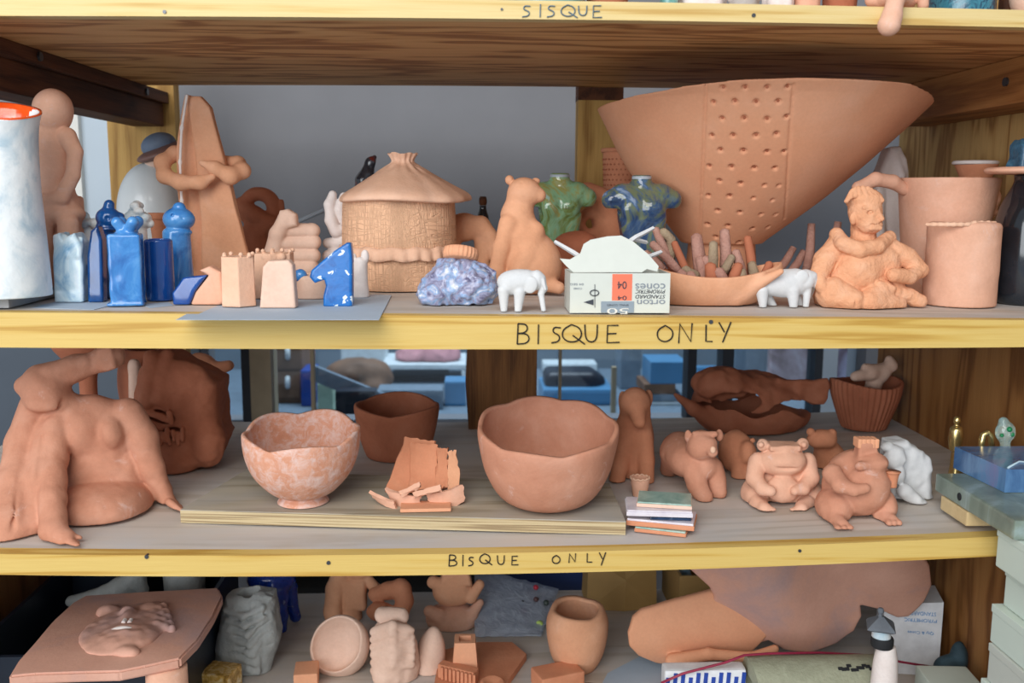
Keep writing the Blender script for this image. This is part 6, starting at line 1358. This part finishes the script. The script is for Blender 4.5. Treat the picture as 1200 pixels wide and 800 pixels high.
# ================================================================== TOP SHELF: only the feet of the pieces show
zT = lambda x: z_topb(x)+.0155+.001
GTP = 'pieces along the front of the top shelf'
M['teal_glz'] = glaze_mat('teal_patterned', [(.3, (30, 70, 96)), (.5, (60, 130, 150)), (.6, (24, 50, 80)), (.8, (120, 180, 190))], 50, .25, 1.5, .5); M['aqua'] = glaze_mat('aqua_glaze', [(.3, (70, 130, 130)), (.6, (130, 180, 172)), (.8, (190, 214, 206))], 30, .3, 1)
M['grey_blue'] = glaze_mat('grey_blue_glaze', [(.3, (80, 96, 116)), (.7, (130, 146, 166))], 14, .3)
for u, hw, y, mat, nm, lab, fl_ in ((34, 36, .08, 'grey_clay', 'bowl', 'grey clay bowl at the far left of the top shelf', 1.15), (128, 34, .08, 'terra_dark', 'pot', 'brown pot near the left of the top shelf', 1.1), (183, 20, .10, 'terra_pink', 'pot', 'small pink-brown pot right of the brown pot on the top shelf', 1.1),
        (268, 34, .08, 'grey_blue', 'vase', 'grey-blue glazed vase on the top shelf, left of the long blue one', 1.1), (356, 42, .10, 'grey_blue', 'vase', 'wide grey-blue glazed vase on the top shelf beside the pink slab pot', 1.05), (470, 44, .08, 'terra_pale', 'pot', 'wide pink-peach pot on the top shelf above the hut jar', 1.1),
        (573, 16, .08, 'terra', 'cup', 'narrow terracotta cup on the top shelf left of the teal pot', 1.1), (640, 42, .08, 'aqua', 'pot', 'teal-green glazed pot on the top shelf above the blue lettering', 1.1), (712, 22, .10, 'terra_dark', 'pot', 'dark brown pot right of the teal-green pot on the top shelf', 1.1),
        (784, 10, .06, 'aqua', 'cup', 'tiny aqua cup on the top shelf left of the pale ruffled pot', 1.1), (822, 27, .08, 'white_pink', 'pot', 'pale ruffled pinkish pot on the top shelf', 1.15), (872, 20, .05, 'white_clay', 'dish', 'low white rounded dish on the top shelf edge', .7), (912, 17, .08, 'white_pink', 'pot', 'slim whitish pot on the top shelf left of the pink grained pot', 1.1),
        (946, 14, .08, 'terra_pink', 'pot', 'pink grained pot on the top shelf', 1.05), (984, 18, .10, 'terra_dark', 'pot', 'dull brown pot on the top shelf left of the dangling-leg figure', 1.1), (1128, 36, .09, 'teal_glz', 'vase', 'patterned teal and navy vase on the top shelf right of the dangling-leg figure', 1.0), (1180, 9, .12, 'beam', 'vase', 'thin dark brown vase on the top shelf near the right end', 1.0)):
    sc = S(y); x = P(u, 5, y)[0]; z0 = max(zT(min(.7, x-hw*sc)), zT(min(.7, x+hw*sc))); r = hw*sc; h = .085 if nm != 'dish' else .022
    pr = smooth_prof([(r*.93, z0), (r*1.0, z0+h*.08), (r*fl_, z0+h*.5), (r*1.02, z0+h*.9), (r*.95, z0+h)]); pr = [(a, max(b, z0)) for a, b in pr]
    m = MB(); m.lathe(x, y, pr+[(r*.85, z0+h), (r*.85, z0+h*.3), (.0005, z0+h*.25)], 44, wob(.015 if mat != 'white_pink' else .05, 5, 9)); tag(m.build(nm, M[mat], None, True), lab, nm)
y0 = .055; c = Clay(y0, 1.1, 3); c.ball(1046, -12, 0, (26, 24, 26)).cap((1028, 2, -6, 9), (1052, -6, -40, 10)).cap((1064, 2, -6, 9), (1050, -6, -36, 9)).ball(1046, -50, 0, (20, 18, 26)).ball(1046, -86, 0, 17); c.cap((1030, -50, -4, 7), (1022, 0, -10, 8)).cap((1066, -60, -4, 8), (1080, -20, -12, 7)).cap((1080, -20, -12, 7), (1082, 6, -16, 6))
c.floor(zT); t = thing('dangling_figure', P(1046, 10, y0), 'small clay figure sitting on the top shelf edge with one leg dangling over it', 'sculpture'); c.build('body', M['terra_pink'], t)
c = Clay(y0, 1.0, 3); c.chain([(1052, -10, -52, 9), (1050, -3, -88, 9), (1045, 20, -92, 10), (1042, 29, -92, 12)], k=4); c.build('leg', M['terra_pink'], t)
y0 = .06; c = Clay(y0, 1.1, 3); c.ball(1200, -6, 0, (14, 20, 24)); tag(c.floor(zT).build('pot', M['tan']), 'pink clay pot at the very right end of the top shelf', 'pot')
# ================================================================== the yard workshop seen through the window
YB2 = 3.25
M['far_wall'] = plain('far_wall_paint', (120, 136, 150), .8, 0, .12, 3); M['far_grey'] = plain('far_grey', (112, 128, 142), .6); M['far_brown'] = plain('far_brown', (120, 88, 66), .7, 0, .25, 12); M['far_blue'] = plain('far_blue', (24, 66, 150), .4); M['far_sky'] = plain('far_blue_cover', (84, 138, 178), .35, 0, .1, 8)
M['far_pink'] = plain('far_pink_cloth', (196, 140, 144), .8, 0, .3, 20); M['far_white'] = plain('far_white', (214, 222, 224), .6); M['far_dark'] = plain('far_dark', (34, 38, 48), .4); M['far_green'] = plain('far_green', (176, 200, 176), .6); M['far_lilac'] = glaze_mat('far_lilac', [(.35, (120, 90, 110)), (.5, (190, 180, 206)), (.7, (226, 222, 236))], 7, .6, 1)
M['far_mottle'] = glaze_mat('far_mottled', [(.35, (120, 96, 96)), (.5, (168, 146, 150)), (.7, (206, 200, 212))], 6, .6, 1)
tag(MB().box2((-2.6, YB2, 0), (2.8, YB2+.08, 2.6)).build('wall_far', M['far_wall']), kind='structure')
YT = 2.0; zt2 = P(600, 493, 1.75)[2]
t = thing('work_table', (.1, 2.1, 0), 'long grey worktable in the next room behind the window', 'table'); MB().box2((-1.3, 1.7, zt2-.04), (1.45, 2.6, zt2)).build('table_top', M['far_grey'], t)
for x in (-1.2, 1.35):
    for y in (1.76, 2.54): MB().box2((x-.03, y-.03, 0), (x+.03, y+.03, zt2-.04)).build('leg', M['far_grey'], t)
def far(u0, u1, v0, v1, y, mat, nm, lab, cat, d=.12, bev=.006, parent=None, rest=True):
    a, b = P(u0, v1, y), P(u1, v0, y); z0 = zt2+.0008 if rest else a[2]
    o = MB().box2((a[0], y, z0), (b[0], y+d, max(b[2], z0+.01)), bev).build(nm, M[mat], parent)
    return o if parent else tag(o, lab, cat)
t = thing('drawer_cabinet', (P(336, 470, 2.0)[0], 2.05, zt2), 'small wooden drawer cabinet with white pulls beyond the window', 'cabinet'); far(320, 353, 398, 474, 2.0, 'far_brown', 'cabinet_body', 0, 0, .2, .004, t)
for v0, v1 in ((402, 432), (436, 466)): 
    dr = far(322, 351, v0, v1, 1.994, 'far_brown', 'drawer', 0, 0, .006, .001, t, False); p = P(337, (v0+v1)/2-3, 1.990); m = MB(); m.tube([p+(0, .004, .014), p+(0, 0, .014), p+(0, 0, -.014), p+(0, .004, -.014)], .008, 8); m.build('pull', M['far_white'], dr, True)
far(353, 367, 434, 480, 1.95, 'far_blue', 'storage_bin', 'bright blue storage bin beyond the window beside the drawer cabinet', 'bin')
far(372, 390, 449, 480, 1.85, 'far_green', 'pale_carton', 'pale green-white carton beyond the window under the slanted board', 'carton', .1)
far(400, 452, 400, 450, 2.45, 'far_white', 'cupboard', 'whitish cupboard far beyond the window above the brown sack', 'cupboard', .12)
a, b = P(366, 436, 1.80), P(470, 478, 1.80); m = MB(); m.box((a+b)/2, (np.linalg.norm(b-a), .02, .045), (0, math.atan2(a[2]-b[2], b[0]-a[0]), 0), .003); m.v = [(x, y, max(z, zt2+.001)) for x, y, z in m.v]; tag(m.build('grey_board', M['far_grey']), 'slanted grey board leaning beyond the window', 'board')
c = Clay(2.15, 3.0, 10); c.ball(420, 436, 0, (34, 24, 16)).ball(440, 440, 0, (22, 20, 18)).ball(400, 445, 0, (18, 20, 18)).box(420, 475, 0, (34, 26, 32), 8); c.fl = (zt2+.001)/c.sc; tag(c.noise(3, 14).build('sack', M['far_brown']), 'bulging brown sack beyond the window behind the slanted board', 'sack')
far(393, 440, 458, 486, 1.72, 'far_dark', 'dark_crate', 'dark crate beyond the window behind the scalloped bowl', 'crate', .06)
t = thing('pale_shelf', (P(497, 470, 2.3)[0], 2.4, zt2), 'low pale shelf with dark underside beyond the window', 'shelf'); far(447, 546, 427, 433, 2.3, 'far_white', 'shelf_top', 0, 0, .25, .003, t, False)
for u in (448, 541): far(u, u+4, 433.6, 490, 2.3, 'far_white', 'side', 0, 0, .25, .002, t)
far(459, 525, 440, 490, 2.36, 'far_dark', 'trunk', 'dark trunk under the far pale shelf', 'trunk', .16)
zsh = P(497, 427, 2.3)[2]
c = Clay(2.40, 3.0, 8); c.ball(485, 420, 0, (22, 22, 14)).ball(515, 416, 0, (26, 22, 17)); c.fl = (zsh+.0015)/c.sc; tag(c.noise(4, 10).build('pink_cloth', M['far_pink']), 'heap of pink cloth on the far shelf beyond the window', 'cloth')
far(442, 519, 457, 488, 1.9, 'far_grey', 'metal_box', 'grey metal box beyond the window behind the dark bowl', 'box', .1)
far(521, 546, 447, 490, 1.95, 'far_sky', 'blue_case', 'light blue case beyond the window left of the wooden support block', 'case', .1)
t = thing('equipment_case', (P(688, 480, 1.95)[0], 2.0, zt2), 'blue case with rounded dark cover beyond the window behind the largest bowl', 'case'); far(636, 720, 456, 490, 1.95, 'far_sky', 'case_body', 0, 0, .22, .012, t)
c = Clay(2.06, 2.6, 6); c.box(668, 444, 0, (32, 26, 13), 9).ball(690, 446, 0, (20, 24, 12)); c.fl = (P(680, 457, 2.0)[2])/c.sc; c.build('cover', M['far_dark'], t)
far(636, 700, 426, 490, 2.5, 'far_white', 'white_cabinet', 'white cabinet beyond the window behind the dark-covered blue case', 'cabinet', .1); far(716, 723, 430, 488, 1.82, 'trim_beige', 'timber_post', 'yellowish timber offcut standing beyond the window beside the tall dog', 'timber', .02, .002); far(726, 752, 404, 488, 2.2, 'far_grey', 'grey_locker', 'grey locker standing beyond the window behind the tall dog', 'locker', .12)
for k, (u0, u1, v0, v1, mat, lab) in enumerate(((757, 803, 476, 490, 'far_white', 'lowest white sheet pile beyond the window right of the tall dog'), (760, 800, 462, 474, 'far_grey', 'grey board in the far pile right of the tall dog'), (755, 792, 450, 460, 'far_brown', 'reddish board in the far pile right of the tall dog'), (762, 806, 424, 448, 'far_sky', 'blue-white box topping the far pile right of the tall dog'))):
    a, b = P(u0, v1, 1.95), P(u1, v0, 1.95); zl = zt2+.0008 if k == 0 else zprev; zprev = max(b[2], zl+.01)+.0006; tag(MB().box2((a[0], 1.95, zl), (b[0], 2.1, zprev-.0006), .003).build('stacked_board', M[mat]), lab, 'board', 'far pile beyond the window')
far(815, 842, 430, 490, 2.3, 'far_sky', 'blue_sheet', 'pale blue sheet beyond the window between two dark frame bars', 'panel', .04); far(858, 900, 402, 490, 2.4, 'far_grey', 'grey_sheet', 'grey-green sheet beyond the window behind the broken vessel', 'panel', .04); far(900, 952, 398, 490, 2.3, 'far_mottle', 'mottled_sheet', 'mottled brownish sheet beyond the window behind the broken vessel', 'panel', .04); far(974, 1008, 398, 492, 1.9, 'far_lilac', 'lilac_curtain', 'lilac patterned cloth panel beyond the window left of the fluted bowl', 'cloth panel', .03)
# ------------------------------------------------------------------ light
wd = bpy.data.worlds.new('sky'); scene.world = wd; wd.use_nodes = True; nt = wd.node_tree; bg = nt.nodes['Background']
bg.inputs['Color'].default_value = (.78, .88, 1.0, 1); bg.inputs['Strength'].default_value = .55
def area(name, loc, target, sx, sy, power, col):
    d = bpy.data.lights.new(name, 'AREA'); d.shape = 'RECTANGLE'; d.size = sx; d.size_y = sy; d.energy = power; d.color = col
    o = bpy.data.objects.new(name, d); COL.objects.link(o); o.location = loc
    o.rotation_euler = (Vector(target)-Vector(loc)).to_track_quat('-Z', 'Y').to_euler(); return o
area('ceiling_light', (-.5, -2.0, 2.75), (0, .2, 1.2), 1.8, 1.2, 42, (1, .95, .88))
area('back_room_fill', (0, 1.9, 2.5), (0, 2.2, .8), 1.6, .9, 42, (.85, .93, 1))  # added unseen fill light that brightens the things beyond the window
area('front_window', (-1.5, -2.7, 1.75), (0, .2, 1.2), 2.2, 1.6, 62, (.93, .97, 1))
scene.view_settings.view_transform = 'Standard'; scene.view_settings.look = 'None'; scene.view_settings.gamma = 1.0
scene.view_settings.exposure = 0.0; scene.view_settings.use_curve_mapping = False
